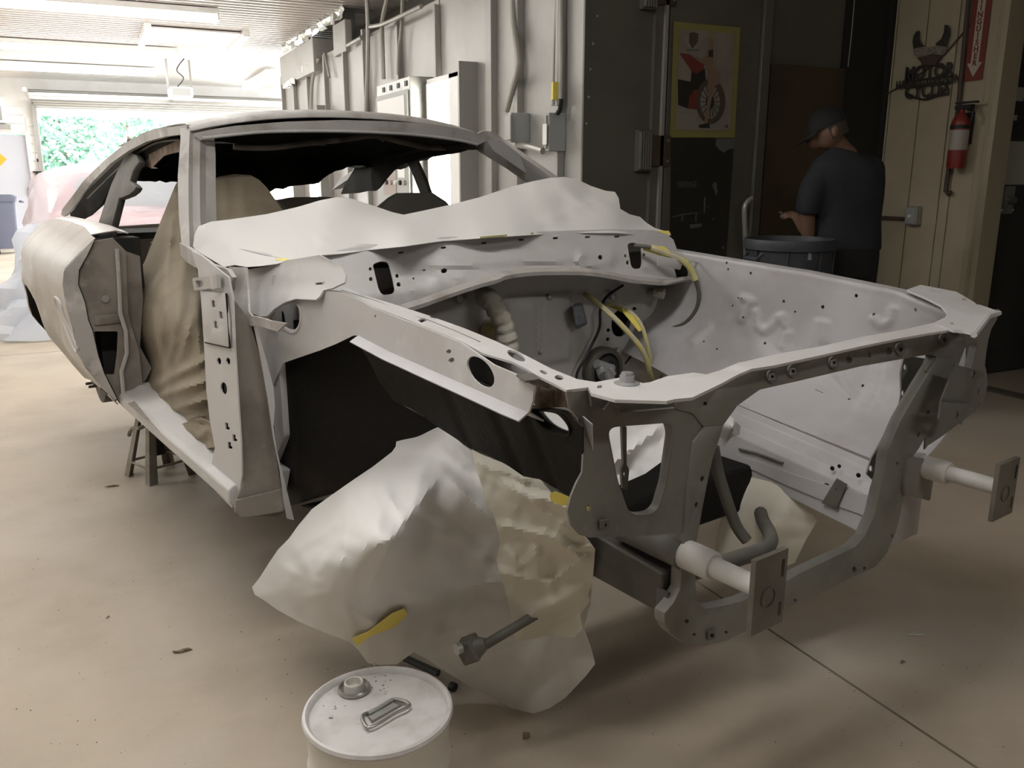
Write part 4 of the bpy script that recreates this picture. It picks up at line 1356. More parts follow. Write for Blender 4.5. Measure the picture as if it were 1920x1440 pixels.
def wedge(u):      # height of roof edge
    return lerp(-u, [(.95, 1.512), (1.03, 1.525), (1.15, 1.530), (1.5, 1.519), (1.96, 1.474), (2.74, 1.33), (3.3, 1.16)])
def wroof(u, v):
    cr_ = lerp(-u, [(.95, .062), (1.4, .078), (2.0, .07), (2.8, .05)])
    a = abs(v) / lerp(-u, [(1.0, .615), (1.96, .64), (2.75, .74)])
    return wedge(u) + cr_ * (1 - min(a, 1.0) ** 2.4)
us = [-.985, -1.0, -1.03, -1.1, -1.2, -1.35, -1.5, -1.65, -1.8, -1.95]
nv = 24
V, Fc = [], []
for u in us:
    hw_ = lerp(-u, [(1.0, .615), (1.96, .64), (2.75, .74)])
    bow = .05
    for j in range(nv + 1):
        a = -1 + 2 * j / nv
        uu = u + (bow * (1 - a * a) if u > -1.3 else bow * (1 - a * a) * max(0, (u + 1.65) / .35))
        z = wroof(uu - bow * (1 - a * a), a * hw_) - (.018 if u > -.99 else (.005 if u > -1.01 else 0))
        V.append((uu, a * hw_, z))
k = nv + 1
for i in range(len(us) - 1):
    for j in range(nv):
        Fc.append((i * k + j, i * k + j + 1, (i + 1) * k + j + 1, (i + 1) * k + j))
mk('roof_panel', V, Fc, 'primer_rub', car, thick=.004)
hd = [(362, 250), (395, 243), (440, 236), (540, 228), (640, 225), (720, 227), (800, 232), (860, 241), (905, 252), (915, 262), (895, 272), (860, 264), (800, 256), (740, 251), (640, 247), (540, 247), (470, 250), (405, 256), (375, 263)]
plate('windscreen_header', hd, [], lambda x, y: C(x, y, 'u', -.965 + .05 * (1 - ((x - 640) / 280) ** 2)), 'primer_rub', car, thick=.006, step=12)
MB().tube([C(x, y, 'u', -.96 + .05 * (1 - ((x - 640) / 280) ** 2)) for x, y in spl([(380, 259), (470, 249), (540, 246), (640, 246), (740, 250), (800, 255), (860, 263), (895, 271)], 4, False)], .006, 6).build('header_lip', 'primer', car)

# ---- side rail of the roof and sail panel (near), inner dark pieces
def vs_(x):
    return lerp(x, [(110, -.80), (130, -.77), (160, -.71), (205, -.655), (240, -.63), (350, -.61)])
sail_o = [(356, 234), (340, 236), (299, 241), (273, 249), (238, 270), (203, 298), (177, 322), (160, 340), (140, 363), (120, 392), (118, 402)]
sail_i = [(124, 405), (135, 395), (160, 360), (177, 341), (212, 306), (247, 282), (281, 265), (316, 256), (339, 253), (356, 252)]
plate('roof_side_rail', sail_o + sail_i, [], lambda x, y: C(x, y, 'v', vs_(x)), 'primer_rub', car, thick=.02, step=14)
plate('inner_side_rail', [(339, 252), (316, 255), (281, 264), (247, 281), (212, 305), (177, 340), (160, 357), (133, 397), (140, 425), (160, 410), (170, 404), (193, 383), (205, 362), (214, 344), (235, 316), (262, 306), (290, 296), (313, 287), (338, 285)], [],
      lambda x, y: C(x, y, 'v', vs_(x) + .05), 'interior_dark', car, thick=.02, step=20)
MB().tube([C(x, y, 'v', vs_(x) + .035) for x, y in spl([(338, 262), (300, 266), (270, 280), (228, 312), (200, 338), (165, 372)], 4, False)], .006, 6).build('drip_channel', 'frame_grey', car)
plate('quarter_window_post', [(246, 284), (262, 292), (268, 305), (256, 322), (250, 341), (257, 346), (262, 352), (257, 360), (248, 367), (236, 372), (229, 374), (222, 402), (211, 446), (184, 446), (192, 415), (206, 372), (216, 343), (232, 310)], [],
      lambda x, y: C(x, y, 'v', -.70 + .0006 * (446 - y)), 'frame_grey', car, thick=.03, bev=.006)
plate('torn_liner', [(338, 262), (338, 285), (322, 288), (308, 292), (295, 305), (288, 312), (296, 316), (285, 316), (276, 312), (266, 314), (262, 304), (280, 290), (306, 276)], [],
      lambda x, y: C(x, y, 'v', -.58), 'rust', car, thick=.004)
plate('torn_liner', [(254, 320), (262, 314), (260, 322), (252, 325)], [], lambda x, y: C(x, y, 'v', -.60), 'primer', car, thick=.004)
# far side: rail, rear quarter pieces
V, Fc = [], []
for i, u in enumerate([-.98, -1.2, -1.5, -1.8, -2.1, -2.45, -2.75]):
    hw_ = lerp(-u, [(1.0, .60), (1.96, .63), (2.75, .76)])
    V += [(u, hw_, wedge(u)), (u, hw_ + .02, wedge(u) - .05), (u, hw_ - .05, wedge(u) - .06)]
    if i:
        a = 3 * i
        Fc += [(a - 3, a - 2, a + 1, a), (a - 2, a - 1, a + 2, a + 1), (a - 1, a - 3, a, a + 2)]
mk('roof_side_rail', V, Fc, 'frame_grey', car)
cplate('far_quarter_pillar', [(640, 364), (648, 345), (668, 312), (672, 275), (770, 282), (748, 314), (738, 320), (725, 335), (712, 352), (704, 358), (690, 358), (672, 362)], [], 'v', .60, 'interior_dark', thick=.008, step=20)
cplate('far_quarter_post', [(765, 302), (782, 300), (798, 335), (818, 392), (806, 396), (790, 360), (775, 322)], [], 'v', .62, 'frame_grey', thick=.02)
cplate('far_side_liner', [(690, 262), (860, 276), (880, 280), (862, 286), (800, 296), (765, 304), (745, 314), (700, 310), (668, 316), (650, 312)], [], 'v', .585, 'interior_dark', thick=.01, step=30)

# headliner and its torn rear edge
V, Fc = [], []
us2 = [-1.02, -1.2, -1.45, -1.7, -1.92]
for u in us2:
    for j in range(13):
        a = -1 + j / 6
        V.append((u, a * .58, wroof(u, a * .60) - .045 - .012 * math.sin(j * 1.1 + u * 9)))
for i in range(len(us2) - 1):
    for j in range(12):
        Fc.append((i * 13 + j, i * 13 + j + 1, (i + 1) * 13 + j + 1, (i + 1) * 13 + j))
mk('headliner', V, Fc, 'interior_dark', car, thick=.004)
rag = [(252, 262), (410, 262), (640, 255), (760, 262), (860, 272), (800, 300), (760, 312), (742, 318), (715, 310), (690, 312), (668, 310), (650, 313), (640, 318), (628, 320), (618, 328), (604, 335), (598, 345), (580, 345), (568, 349), (552, 348), (530, 353), (505, 357),
       (480, 360), (440, 352), (400, 346), (360, 348), (330, 342), (300, 339), (270, 341), (250, 340), (248, 300)]
rr = random.Random(3)
rg = []
for i, (x, y) in enumerate(dens(rag, 9)):
    rg.append((x + rr.uniform(-1.5, 1.5), y + (rr.uniform(-2.5, 2.5) if y > 300 else 0)))
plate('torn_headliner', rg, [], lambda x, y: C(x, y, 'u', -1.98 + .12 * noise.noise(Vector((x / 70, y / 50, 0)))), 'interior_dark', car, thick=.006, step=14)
for P in ([(438, 275), (470, 277), (520, 276), (580, 268), (640, 262), (700, 254), (720, 262)], [(712, 256), (760, 268), (800, 276), (840, 277), (875, 274)]):
    MB().tube([C(x, y, 'u', -1.25) for x, y in spl(P, 5, False)], .012, 8).build('roof_bow', 'primer_brown', car)

# ---- near quarter panel with wheel opening
QP = [(.47, .875), (.52, .894), (.60, .945), (.67, .985), (.723, 1.0), (.80, 1.004), (.89, 1.018), (.97, 1.02), (1.02, 1.01), (1.06, .975), (1.093, .938), (1.131, .895), (1.16, .84)]
QPS = spl([(a, b) for a, b in QP], 6, False)
def vq(u, w):
    base = lerp(w, QPS)
    t = lerp(-u, [(1.2, 0.0), (2.3, .005), (2.6, .03), (2.9, .075), (3.3, .16)])
    arch = .02 * math.exp(-((math.hypot(u + 2.28, w - .50) - .40) / .05) ** 2)
    scoop = -.016 * math.exp(-(((u + 1.75 - (w - .75) * .8) / .10) ** 2 + ((w - .74) / .13) ** 2))
    return -(base - t + arch + scoop)
arch_pts = [(-2.28 + .375 * math.cos(t), .50 + .375 * math.sin(t)) for t in [PI * k / 18 for k in range(19)]]
qo = [(-1.30, .50)] + arch_pts + [(-2.7, .50), (-3.25, .58), (-3.32, .80), (-3.30, 1.06), (-2.9, 1.12), (-2.5, 1.15), (-2.1, 1.155), (-1.7, 1.15), (-1.42, 1.135), (-1.30, 1.13)]
P, Fc = cdt(dens(qo, .05), [], .045)
qv = [(u, vq(u, w), w) for u, w in P]
qp = mk('quarter_panel', qv, Fc, 'quarter_paint', car, thick=.004, ang=60)
mir(qp)
lp_ = spl([(104, 558), (111, 562), (117, 574), (122, 591), (131, 613), (144, 647), (146, 659), (141, 655), (133, 637), (119, 602), (108, 574)], 3)
lv_ = [CS(x, y, lambda p: p.y - vq(p.x, min(max(p.z, .5), 1.15)), 2.5, 6.5, 120) for x, y in lp_]
MB().tube(lv_ + lv_[:1], .007, 6).build('scoop_rim_highlight', 'primer', car)  # raised rim in paler paint, giving the scoop edge its highlight
V = []
for u, w in arch_pts:
    p = Vector((u, vq(u, w), w))
    V += [p, p + Vector((0, .05, .0)), Vector((-2.28 + (u + 2.28) * .97, -.55, .50 + (w - .5) * .97))]
n = len(arch_pts)
wa = mk('wheel_arch', V, [(3 * i, 3 * i + 1, 3 * i + 4, 3 * i + 3) for i in range(n - 1)] + [(3 * i + 1, 3 * i + 2, 3 * i + 5, 3 * i + 4) for i in range(n - 1)], 'undercoat', car, thick=.004)
mir(wa)
# top of quarter towards the window, deck, tail
V, Fc = [], []
for i, u in enumerate([-1.42, -1.7, -2.1, -2.5, -2.9, -3.28]):
    w0 = lerp(-u, [(1.42, 1.135), (1.7, 1.15), (2.1, 1.155), (2.5, 1.15), (2.9, 1.12), (3.3, 1.06)])
    V += [(u, vq(u, w0), w0), (u, -.80 + lerp(-u, [(2.3, 0), (3.3, .1)]), w0 + .012), (u, -.755 + lerp(-u, [(2.3, 0), (3.3, .1)]), w0 + .0)]
    if i:
        a = 3 * i
        Fc += [(a - 3, a - 2, a + 1, a), (a - 2, a - 1, a + 2, a + 1)]
qt = mk('quarter_top', V, Fc, 'quarter_paint', car, thick=.004)
mir(qt)
V, Fc = [], []
secs = [(-2.62, 1.09, .72), (-2.9, 1.07, .70), (-3.2, 1.05, .66), (-3.32, 1.02, .64), (-3.34, .80, .68), (-3.26, .58, .70)]
for i, (u, w, h_) in enumerate(secs):
    for j in range(9):
        a = -1 + j / 4
        V.append((u + .03 * a * a, a * (h_ + .08), w + .02 * (1 - a * a)))
    if i:
        for j in range(8):
            a = i * 9 + j
            Fc.append((a - 9, a - 8, a + 1, a))
mk('deck_and_tail', V, Fc, 'primer_rub', car, thick=.004)
V = [(-1.95, -.60, 1.50), (-1.95, .60, 1.50), (-1.99, .62, 1.44), (-1.99, -.62, 1.44)]
mk('rear_window_header', V, [(0, 1, 2, 3)], 'interior_dark', car, thick=.02)

# ---- rear door jamb
def crop5(cx, cy):
    return 40 + cx * .41667, 200 + cy * .41667
fold = [crop5(*p) for p in ((330, 590), (280, 640), (190, 740), (185, 800), (200, 900), (240, 1010), (250, 1100), (280, 1160), (350, 1245), (420, 1320))]
grov = [crop5(*p) for p in ((325, 605), (300, 660), (258, 735), (255, 800), (285, 880), (300, 960), (320, 1010), (345, 1120), (372, 1200), (428, 1312))]
innr = [crop5(*p) for p in ((410, 590), (470, 650), (475, 800), (480, 930), (505, 1020), (530, 1100), (545, 1250), (520, 1300), (475, 1345))]
plate('jamb_flange', fold + grov[::-1], [], lambda x, y: C(x, y, 'u', -1.285), 'primer_rub', car, thick=.006, step=12)
win = rpoly([(176, 621), (221, 621), (219, 660), (214, 702), (192, 702), (183, 660)], 4, 3)
plate('jamb_panel', grov + innr[::-1], [win, ell(198, 560, 4, 3, 0, 8)], lambda x, y: C(x, y, 'u', -1.30), 'primer_brown', car, thick=.006, step=12)
MB().tube([C(x, y, 'u', -1.287) for x, y in grov], .004, 6).build('jamb_groove', 'undercoat', car)
MB().tube([C(x, y, 'u', -1.28) for x, y in [crop5(*p) for p in ((430, 640), (440, 800), (445, 930), (470, 1010), (475, 1110), (450, 1190), (460, 1300))]], .008, 6).build('jamb_bead', 'primer_rub', car)
plate('jamb_bead_panel', [crop5(*p) for p in ((328, 940), (450, 930), (450, 970), (330, 985))], [], lambda x, y: C(x, y, 'u', -1.293), 'primer_brown', car, thick=.008, bev=.003)
MB().lathe([(0, 0), (.014, 0), (.014, .006), (0, .006)], 14, C(197, 560, 'u', -1.296), Matrix.Rotation(PI / 2, 3, 'Y')).build('jamb_bolt', 'bolt', car)
MB().mm((-1.52, -.90, .52), (-1.40, -.72, 1.12)).build('jamb_cavity', 'interior_dark', car, smooth=False)
cplate('jamb_return', [(236, 471), (262, 480), (268, 560), (262, 650), (284, 690), (268, 722), (261, 658), (240, 587), (238, 533)], [], 'u', -1.33, 'primer_brown', thick=.005)

# ---- sill
sec = [(-.70, .56), (-.80, .565), (-.83, .55), (-.862, .548), (-.877, .535), (-.877, .50), (-.86, .482), (-.72, .478)]
MB().loft([[(u, v_, w_ + (.0 if u < -.3 else 0)) for v_, w_ in sec] for u in (-1.34, -.9, -.45, -.04)]).build('sill', 'primer', car, bev=.004)
s2 = MB().loft([[(u, -v_, w_) for v_, w_ in sec] for u in (-1.34, -.04)]).build('sill', 'primer', car)
cplate('sill_scuff', [(240, 757), (252, 752), (283, 790), (300, 810), (290, 800)], [], 'w', .568, 'primer_brown', thick=.002)
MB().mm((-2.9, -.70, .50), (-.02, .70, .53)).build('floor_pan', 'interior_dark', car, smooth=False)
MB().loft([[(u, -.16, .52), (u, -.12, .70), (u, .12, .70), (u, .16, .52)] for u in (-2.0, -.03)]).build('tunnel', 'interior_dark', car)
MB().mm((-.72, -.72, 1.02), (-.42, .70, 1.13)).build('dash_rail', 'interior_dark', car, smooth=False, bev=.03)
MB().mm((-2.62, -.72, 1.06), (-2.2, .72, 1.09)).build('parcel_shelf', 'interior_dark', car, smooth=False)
MB().mm((-.06, .72, .52), (-.0, .86, 1.06)).build('hinge_pillar_front', 'primer', car, smooth=False)
MB().mm((-1.36, .76, .52), (-1.30, .98, 1.10)).build('jamb_panel', 'primer_brown', car, smooth=False)
# ---- cowl front panel
def crop7(cx, cy):
    return 660 + cx * .35417, 420 + cy * .35417
ctop = [(545, 490), (600, 477), (690, 462), (830, 447), (1010, 436), (1150, 431), (1225, 433), (1250, 440), (1262, 450), (1268, 467), (1300, 485), (1300, 522)]
cbot = [crop7(*p) for p in ((1720, 300), (1650, 315), (1550, 310), (1450, 300), (1320, 275), (1180, 260), (950, 262), (800, 280), (750, 300), (640, 330), (490, 380), (350, 430))] + [(740, 575), (690, 565), (640, 552), (600, 530), (560, 510)]
bigL = rpoly([crop7(*p) for p in ((108, 215), (150, 198), (190, 203), (202, 240), (226, 350), (215, 372), (160, 376), (140, 350))], 5, 3)
bigR = rpoly([crop7(*p) for p in ((1455, 108), (1480, 98), (1530, 112), (1534, 210), (1525, 237), (1490, 240), (1475, 225))], 5, 3)
YT = [(545, 490), (600, 477), (690, 462), (830, 447), (1010, 436), (1150, 431), (1225, 433), (1300, 445)]
def ucowl(x, y):
    k = max(-.1, min(1.15, (y - lerp(x, YT)) / 80.0))
    return .025 + .095 * k + .025 * (1 - ((x - 910) / 360) ** 2)
hl = [bigL, bigR] + [rpoly([(x - 5, y - 1.5), (x + 5, y - 2.5), (x + 5, y + 1.5), (x - 5, y + 2.5)], 1.5, 2) for x, y in ((751, 474), (831, 465), (907, 456), (977, 450), (1041, 447), (1101, 445), (1156, 444))]
hl += [ell(832, 508, 6, 5, -20, 10), ell(1125, 483, 4.5, 4.5, 0, 10), ell(694, 505, 3, 3.5, 0, 8), ell(695, 524, 3.5, 4, 0, 8), ell(744, 518, 3.5, 4, 0, 8), ell(747, 534, 4, 4.5, 0, 8), ell(795, 507, 2, 2.3, 0, 8), ell(775, 523, 2, 2, 0, 8), ell(1172, 480, 2.5, 3, 0, 8), ell(1176, 493, 3, 4, 0, 8), ell(1207, 478, 2.5, 3, 0, 8)]
def cfn(x, y):
    d = 0
    # pressed steps of the panel
    for (a, b, w_, h_) in (((770, 493), (1085, 478), 16, .012), ((1095, 486), (1140, 484), 18, .014), ((815, 525), (865, 522), 9, .010)):
        dd_, _ = segd(x, y, a, b)
        d += h_ * max(0, min(1, (w_ - dd_) / 6))
    return C(x, y, 'u', ucowl(x, y) + d)
plate('cowl_panel', ctop + cbot, hl, cfn, 'primer', car, step=9, thick=.004)
lip = [crop7(*p) for p in ((1800, 290), (1720, 300), (1650, 315), (1550, 310), (1450, 300), (1320, 275), (1180, 260), (950, 262), (800, 280), (750, 300), (640, 330), (490, 380), (350, 430), (230, 465))]
V = []
for x, y in spl(lip, 3, False):
    p = C(x, y, 'u', ucowl(x, y))
    V += [p + Vector((.004, 0, .016)), p + Vector((.022, 0, .006)), p + Vector((.020, 0, -.004))]
n = len(V) // 3
mk('cowl_lip', V, [(3 * i + j, 3 * i + j + 1, 3 * i + j + 4, 3 * i + j + 3) for i in range(n - 1) for j in range(2)], 'primer_rub', car, thick=.003)
V = []
for x, y in ctop[:10]:
    p = C(x, y, 'u', ucowl(x, y))
    V += [p, p + Vector((-.42, 0, .005))]
mk('cowl_top', V, [(2 * i, 2 * i + 1, 2 * i + 3, 2 * i + 2) for i in range(9)], 'primer', car, thick=.004)
V = []
for x, y in lip:
    p = C(x, y, 'u', ucowl(x, y))
    V += [p, Vector((-.03, p.y, p.z + .02))]
mk('cowl_underside', V, [(2 * i, 2 * i + 1, 2 * i + 3, 2 * i + 2) for i in range(len(lip) - 1)], 'dark_paint', car, thick=.003)
# bracket on the far end of the cowl; the black plate paints its shadow
cplate('cowl_end_bracket_and_shade', [(1232, 484), (1262, 484), (1324, 489), (1345, 487), (1345, 497), (1330, 500), (1300, 492), (1280, 492), (1275, 506), (1232, 498)], [], 'u', .19, 'primer', thick=.004, bev=.002)
cplate('cowl_end_bracket_and_shade', [(1262, 494), (1310, 496), (1308, 522), (1270, 522)], [], 'u', .15, 'undercoat', thick=.003)
MB().tube([C(x, y, 'u', .17) for x, y in ((1245, 531), (1275, 524), (1310, 519))], .008, 6).build('cowl_end_lip', 'primer_rub', car)

# ---- firewall
def fw(x, y):
    p = C(x, y, 'u', -.03)
    return p
fwo = [(v_ * 1000, w_ * 1000) for v_, w_ in ((-.72, .44), (.42, .44), (.69, .60), (.70, 1.10), (-.72, 1.10))]
def toFW(px, py):
    p = C(px, py, 'u', -.03)
    return p.y * 1000, p.z * 1000
oval = [toFW(*p) for p in ell(1160, 605, 14, 26, 8, 18)]
fh = [oval] + [[toFW(*p) for p in ell(x, y, r, r * 1.1, 0, 8)] for x, y, r in ((1140, 619, 3.5), (1139, 636, 3.5), (1178, 629, 3.5), (1180, 577, 3))]
fh.append([toFW(*p) for p in ell(1125, 692, 22, 26, 0, 18)])
def ffn(a, b):
    v_, w_ = a / 1000, b / 1000
    u = -.03
    if w_ < .66:
        u -= (.66 - w_) * .9
    if v_ > .5:
        u += (v_ - .5) * .35
    # shallow pressed panel in the middle
    k = min((v_ - .02) / .015, (.30 - v_) / .015, (w_ - .74) / .015, (.985 - w_) / .015)
    u += .012 * max(0, min(1, k))
    for vv in (.145, .165):
        u += .007 * max(0, 1 - abs(v_ - vv) / .008) * (1 if .76 < w_ < .97 else 0)
    return Vector((u, v_, w_))
plate('firewall', fwo, fh, ffn, 'primer', car, step=12, thick=.004)
MB().mm((-.20, .35, .60), (-.12, .70, 1.02)).build('pedal_box', 'undercoat', car, smooth=False)
# small fittings on the firewall
def fit(px, py, u=-.02):
    return C(px, py, 'u', u)
for (x, y, r) in ((1028, 557, .012), (862, 556, .022), (1147, 555, .016), (1192, 570, .012), (1156, 658, .014), (1010, 660, .008)):
    MB().lathe([(0, 0), (r, 0), (r * .8, .012), (0, .016)], 12, fit(x, y), Matrix.Rotation(PI / 2, 3, 'Y')).build('firewall_plug', 'bolt', car)
hs = spl([tuple(fit(908, 556, .0)), tuple(fit(918, 562, .05)), tuple(fit(932, 583, .08)), tuple(fit(945, 610, .09)), tuple(fit(952, 640, .09)), tuple(fit(960, 670, .09))], 5, False)
hr = [.030 + .003 * math.sin(i * 2.1) for i in range(len(hs))]
ho = MB().tube(hs, hr, 14).build('taped_hose', 'hose_tape', car)
for i in (8, 17):
    MB().tube(hs[i:i + 3], [r + .0012 for r in hr[i:i + 3]], 14, cap=False).build('tape_wrap', 'hose_tape', ho)
MB().lathe([(0, 0), (.040, 0), (.038, .03), (.030, .045), (0, .05)], 18, fit(920, 622, -.02), Matrix.Rotation(PI / 2, 3, 'Y')).build('taped_plug', 'wire_tape', car)
mk('bag_pouch', [fit(x, y, u) for x, y, u in ((1074, 570, .0), (1092, 567, .0), (1102, 608, .0), (1080, 618, .0), (1073, 575, .03), (1090, 572, .035), (1099, 606, .03), (1079, 612, .03))],
   [(4, 5, 6, 7), (0, 1, 5, 4), (1, 2, 6, 5), (2, 3, 7, 6), (3, 0, 4, 7)], 'pouch', car, bev=.006)
# steering seal, boot and coupling
c0 = fit(1122, 690, -.03)
R90 = Matrix.Rotation(PI / 2, 3, 'Y')
sc_ = MB().lathe([(.078, 0), (.080, .03), (.074, .045), (.060, .045), (.056, .02)], 28, c0, R90).build('column_seal', 'frame_grey', car)
MB().lathe([(.058, .012), (.050, .05), (.035, .06), (.02, .055), (0, .055)], 24, c0, R90).build('seal_boot', 'rubber', sc_)
MB().tube([c0 + Vector((.05, 0, -.005)), fit(1140, 700, .10), fit(1148, 720, .16)], .017, 12).build('steering_shaft', 'bolt', car)
MB().tube([fit(1118, 682, .07), fit(1148, 692, .08)], .016, 10).tube([fit(1128, 690, .07), fit(1134, 705, .10)], .022, 10).tube([fit(1143, 688, .09), fit(1150, 704, .10)], .012, 8).build('steering_coupling', 'bolt', car)
# wiring
def wire(name, pts, r, m, n=6):
    return MB().tube(spl([tuple(fit(x, y, u)) for x, y, u in pts], n, False), r, 8).build(name, m, car)
wire('speedo_cable', [(1098, 552, -.02), (1110, 560, .05), (1140, 585, .12), (1170, 615, .17), (1200, 650, .20), (1214, 680, .20), (1219, 700, .19), (1224, 714, .17)], .009, 'wire_tape')
wire('taped_harness', [(1128, 572, -.02), (1150, 570, .05), (1175, 580, .10), (1200, 605, .14), (1212, 640, .16), (1222, 690, .15)], .007, 'wire_tape')
mk('tape_flag', [fit(x, y, u) for x, y, u in ((1138, 574, .0), (1165, 572, .08), (1190, 590, .12), (1205, 618, .15), (1198, 622, .15), (1180, 600, .13), (1168, 586, .10))], [(0, 1, 6), (1, 2, 5, 6), (2, 3, 4, 5)], 'tape_bright', car, thick=.002)
wire('black_wire', [(1168, 535, -.01), (1138, 556, .0), (1126, 580, .01), (1124, 615, .01), (1108, 650, .01), (1092, 680, .01), (1082, 700, .0), (1080, 720, 0)], .005, 'wire_black')
wire('black_wire', [(1190, 640, .0), (1186, 662, .01), (1172, 682, .01)], .004, 'wire_black')
loop = [(1190, 461, .10), (1215, 463, .14), (1250, 475, .17), (1285, 492, .20), (1302, 520, .21), (1310, 550, .22), (1305, 580, .21), (1285, 605, .18), (1258, 615, .13), (1225, 614, .06), (1205, 610, .02)]
lo3 = spl([tuple(fit(*p)) for p in loop], 6, False)
MB().tube(lo3, .0065, 8).build('loop_cable', 'frame_grey', car)
MB().tube(lo3[7:26], [.009 + .003 * abs(math.sin(i)) for i in range(19)], 8).build('cable_tape', 'wire_tape', car)
mk('tape_flag', [fit(x, y, u) for x, y, u in ((1203, 459, .11), (1245, 462, .17), (1262, 476, .18), (1240, 480, .16), (1206, 469, .12))], [(0, 1, 2, 3, 4)], 'tape_bright', car, thick=.002)
MB().tube([fit(1215, 548, .0), fit(1230, 550, .06)], .014, 10).tube([fit(1228, 548, .06), fit(1245, 551, .09)], [.020, .018], 12).build('taped_connector', 'hose_tape', car)

# ---- far wheelhouse, seen from the engine bay
def sec_far(u):
    rw_ = lerp(u, RAILW) + lerp(u, [(0, .012), (.6, .0), (1.15, -.012)])
    fi = lerp(u, [(.9, 0), (1.12, .09)])
    d = lerp(u, [(-.05, .05), (.25, .02), (.57, 0), (1.05, -.055)])
    f = lerp(u, [(-.05, .03), (.2, .02), (.45, 0)])
    g = lerp(u, [(-.05, .12), (.2, .07), (.42, 0)])
    return [(.715, rw_ - .012), (.715, rw_), (.675 - fi, rw_ - .002), (.668 - fi * .9, rw_ - .03), (.660 - fi * .6, .97), (.650 - fi * .3, .905), (.632 - f * .2, .845 + d * .5), (.595 - f * .4, .795 + d), (.545 - f * .6 + g * .3, .755 + d), (.48 - f * .5 + g * .7, .722 + d), (.425 - f * .3 + g, .700 + d)]
uu = [-.05 + 1.17 * i / 39 for i in range(40)]
sub = 6
def far_pt(u, s):
    P = sec_far(u)
    s = max(0, min(len(P) - 1.001, s))
    i = int(s)
    t = s - i
    a = P[max(i - 1, 0)]
    b, c_ = P[i], P[i + 1]
    d = P[min(i + 2, len(P) - 1)]
    if i < 2:
        q = (b[0] + (c_[0] - b[0]) * t, b[1] + (c_[1] - b[1]) * t)
    else:
        q = tuple(.5 * (2 * b[k] + (c_[k] - a[k]) * t + (2 * a[k] - 5 * b[k] + 4 * c_[k] - d[k]) * t * t + (3 * b[k] - a[k] - 3 * c_[k] + d[k]) * t ** 3) for k in (0, 1))
    return Vector((u, q[0], q[1]))
GR = [(u, s / 8.0) for u in [-.05 + 1.17 * i / 130 for i in range(131)] for s in range(16, 80)]
GP = np.array([proj(far_pt(u, s)) for u, s in GR])
def far_uv(px, py):
    k = int(np.argmin(((GP - np.array((px, py))) ** 2).sum(1)))
    return GR[k]
emb = [[(1418, 585), (1422, 612), (1433, 622), (1448, 612), (1460, 596), (1470, 594), (1474, 610)], [(1640, 598), (1652, 612), (1668, 604), (1676, 580)], [(1535, 605), (1528, 635), (1520, 655)], [(1550, 606), (1548, 640)],
       [(1405, 573), (1390, 600)], [(1478, 625), (1468, 650)], [(1570, 700), (1600, 740)], [(1640, 690), (1630, 735), (1612, 765)], [(1665, 690), (1655, 735), (1635, 770)], [(1300, 640), (1330, 612)], [(1395, 560), (1412, 566)]]
embp = [[far_uv(x, y) for x, y in e] for e in emb]
def far_fn(a, b):
    u, s = a / 1000, b / 100
    p = far_pt(u, s)
    d = 0
    pj = proj(p)
    for e in emb:
        for q, r in zip(e, e[1:]):
            dd_, _ = segd(pj[0], pj[1], q, r)
            d = max(d, .008 * max(0, min(1, (9 - dd_) / 5)))
    t1 = far_pt(u, min(s + .05, 9.9)) - far_pt(u, max(s - .05, 0))
    nrm = Vector((0, -t1.z, t1.y)).normalized()
    if nrm.y > 0 and s < 5:
        nrm = -nrm
    if s >= 5 and nrm.z < 0:
        nrm = -nrm
    return p + nrm * d
hf = []
for x, y, r in ((1364, 493, 2), (1367, 507, 2), (1410, 513, 2.5), (1384, 558, 1.6), (1391, 560, 1.6), (1376, 573, 1.8), (1397, 594, 2), (1472, 564, 2.5), (1489, 586, 2), (1544, 574, 3), (1607, 556, 3), (1637, 587, 2.5), (1720, 581, 3), (1434, 644, 2.5), (1621, 721, 2.5), (1594, 750, 1.8), (1320, 640, 2), (1345, 655, 2)):
    u, s = far_uv(x, y)
    w_ = (far_pt(u, s + .1) - far_pt(u, s - .1)).length / .2
    rm = r * (far_pt(u, s) - CEYE).length / F_ * 1.15
    hf.append([(u * 1000 + rm * 1000 * math.cos(t), s * 100 + rm * 100 / w_ * math.sin(t)) for t in [2 * PI * k / 8 for k in range(8)]])
u, s = far_uv(1538, 736)
hf.append([(u * 1000 - 14, s * 100 - 1), (u * 1000 + 14, s * 100 + 3), (u * 1000 + 14, s * 100 + 6), (u * 1000 - 14, s * 100 + 2)])
fo_ = dens([(-50, 0), (1120, 0), (1120, 999), (-50, 999)], 22)
P, Fc = cdt(fo_, hf, 13)
mk('wheelhouse_far', [far_fn(a, b) for a, b in P], Fc, 'primer_cool', car, thick=.003, ang=60)
# front flange of the far wheelhouse
cplate('wheelhouse_front_flange', [(1693, 672), (1700, 666), (1752, 676), (1745, 700), (1727, 722), (1690, 790), (1664, 832), (1650, 860), (1636, 900), (1624, 888), (1632, 860), (1655, 820), (1682, 780), (1689, 740), (1688, 700)],
       [ell(1696, 688, 3.5, 6, 0, 10), ell(1692, 737, 3, 6, 0, 10), ell(1719, 706, 2, 2, 0, 8), ell(1632, 878, 4, 6, 0, 10)], 'u', 1.085, 'support_paint', thick=.004)
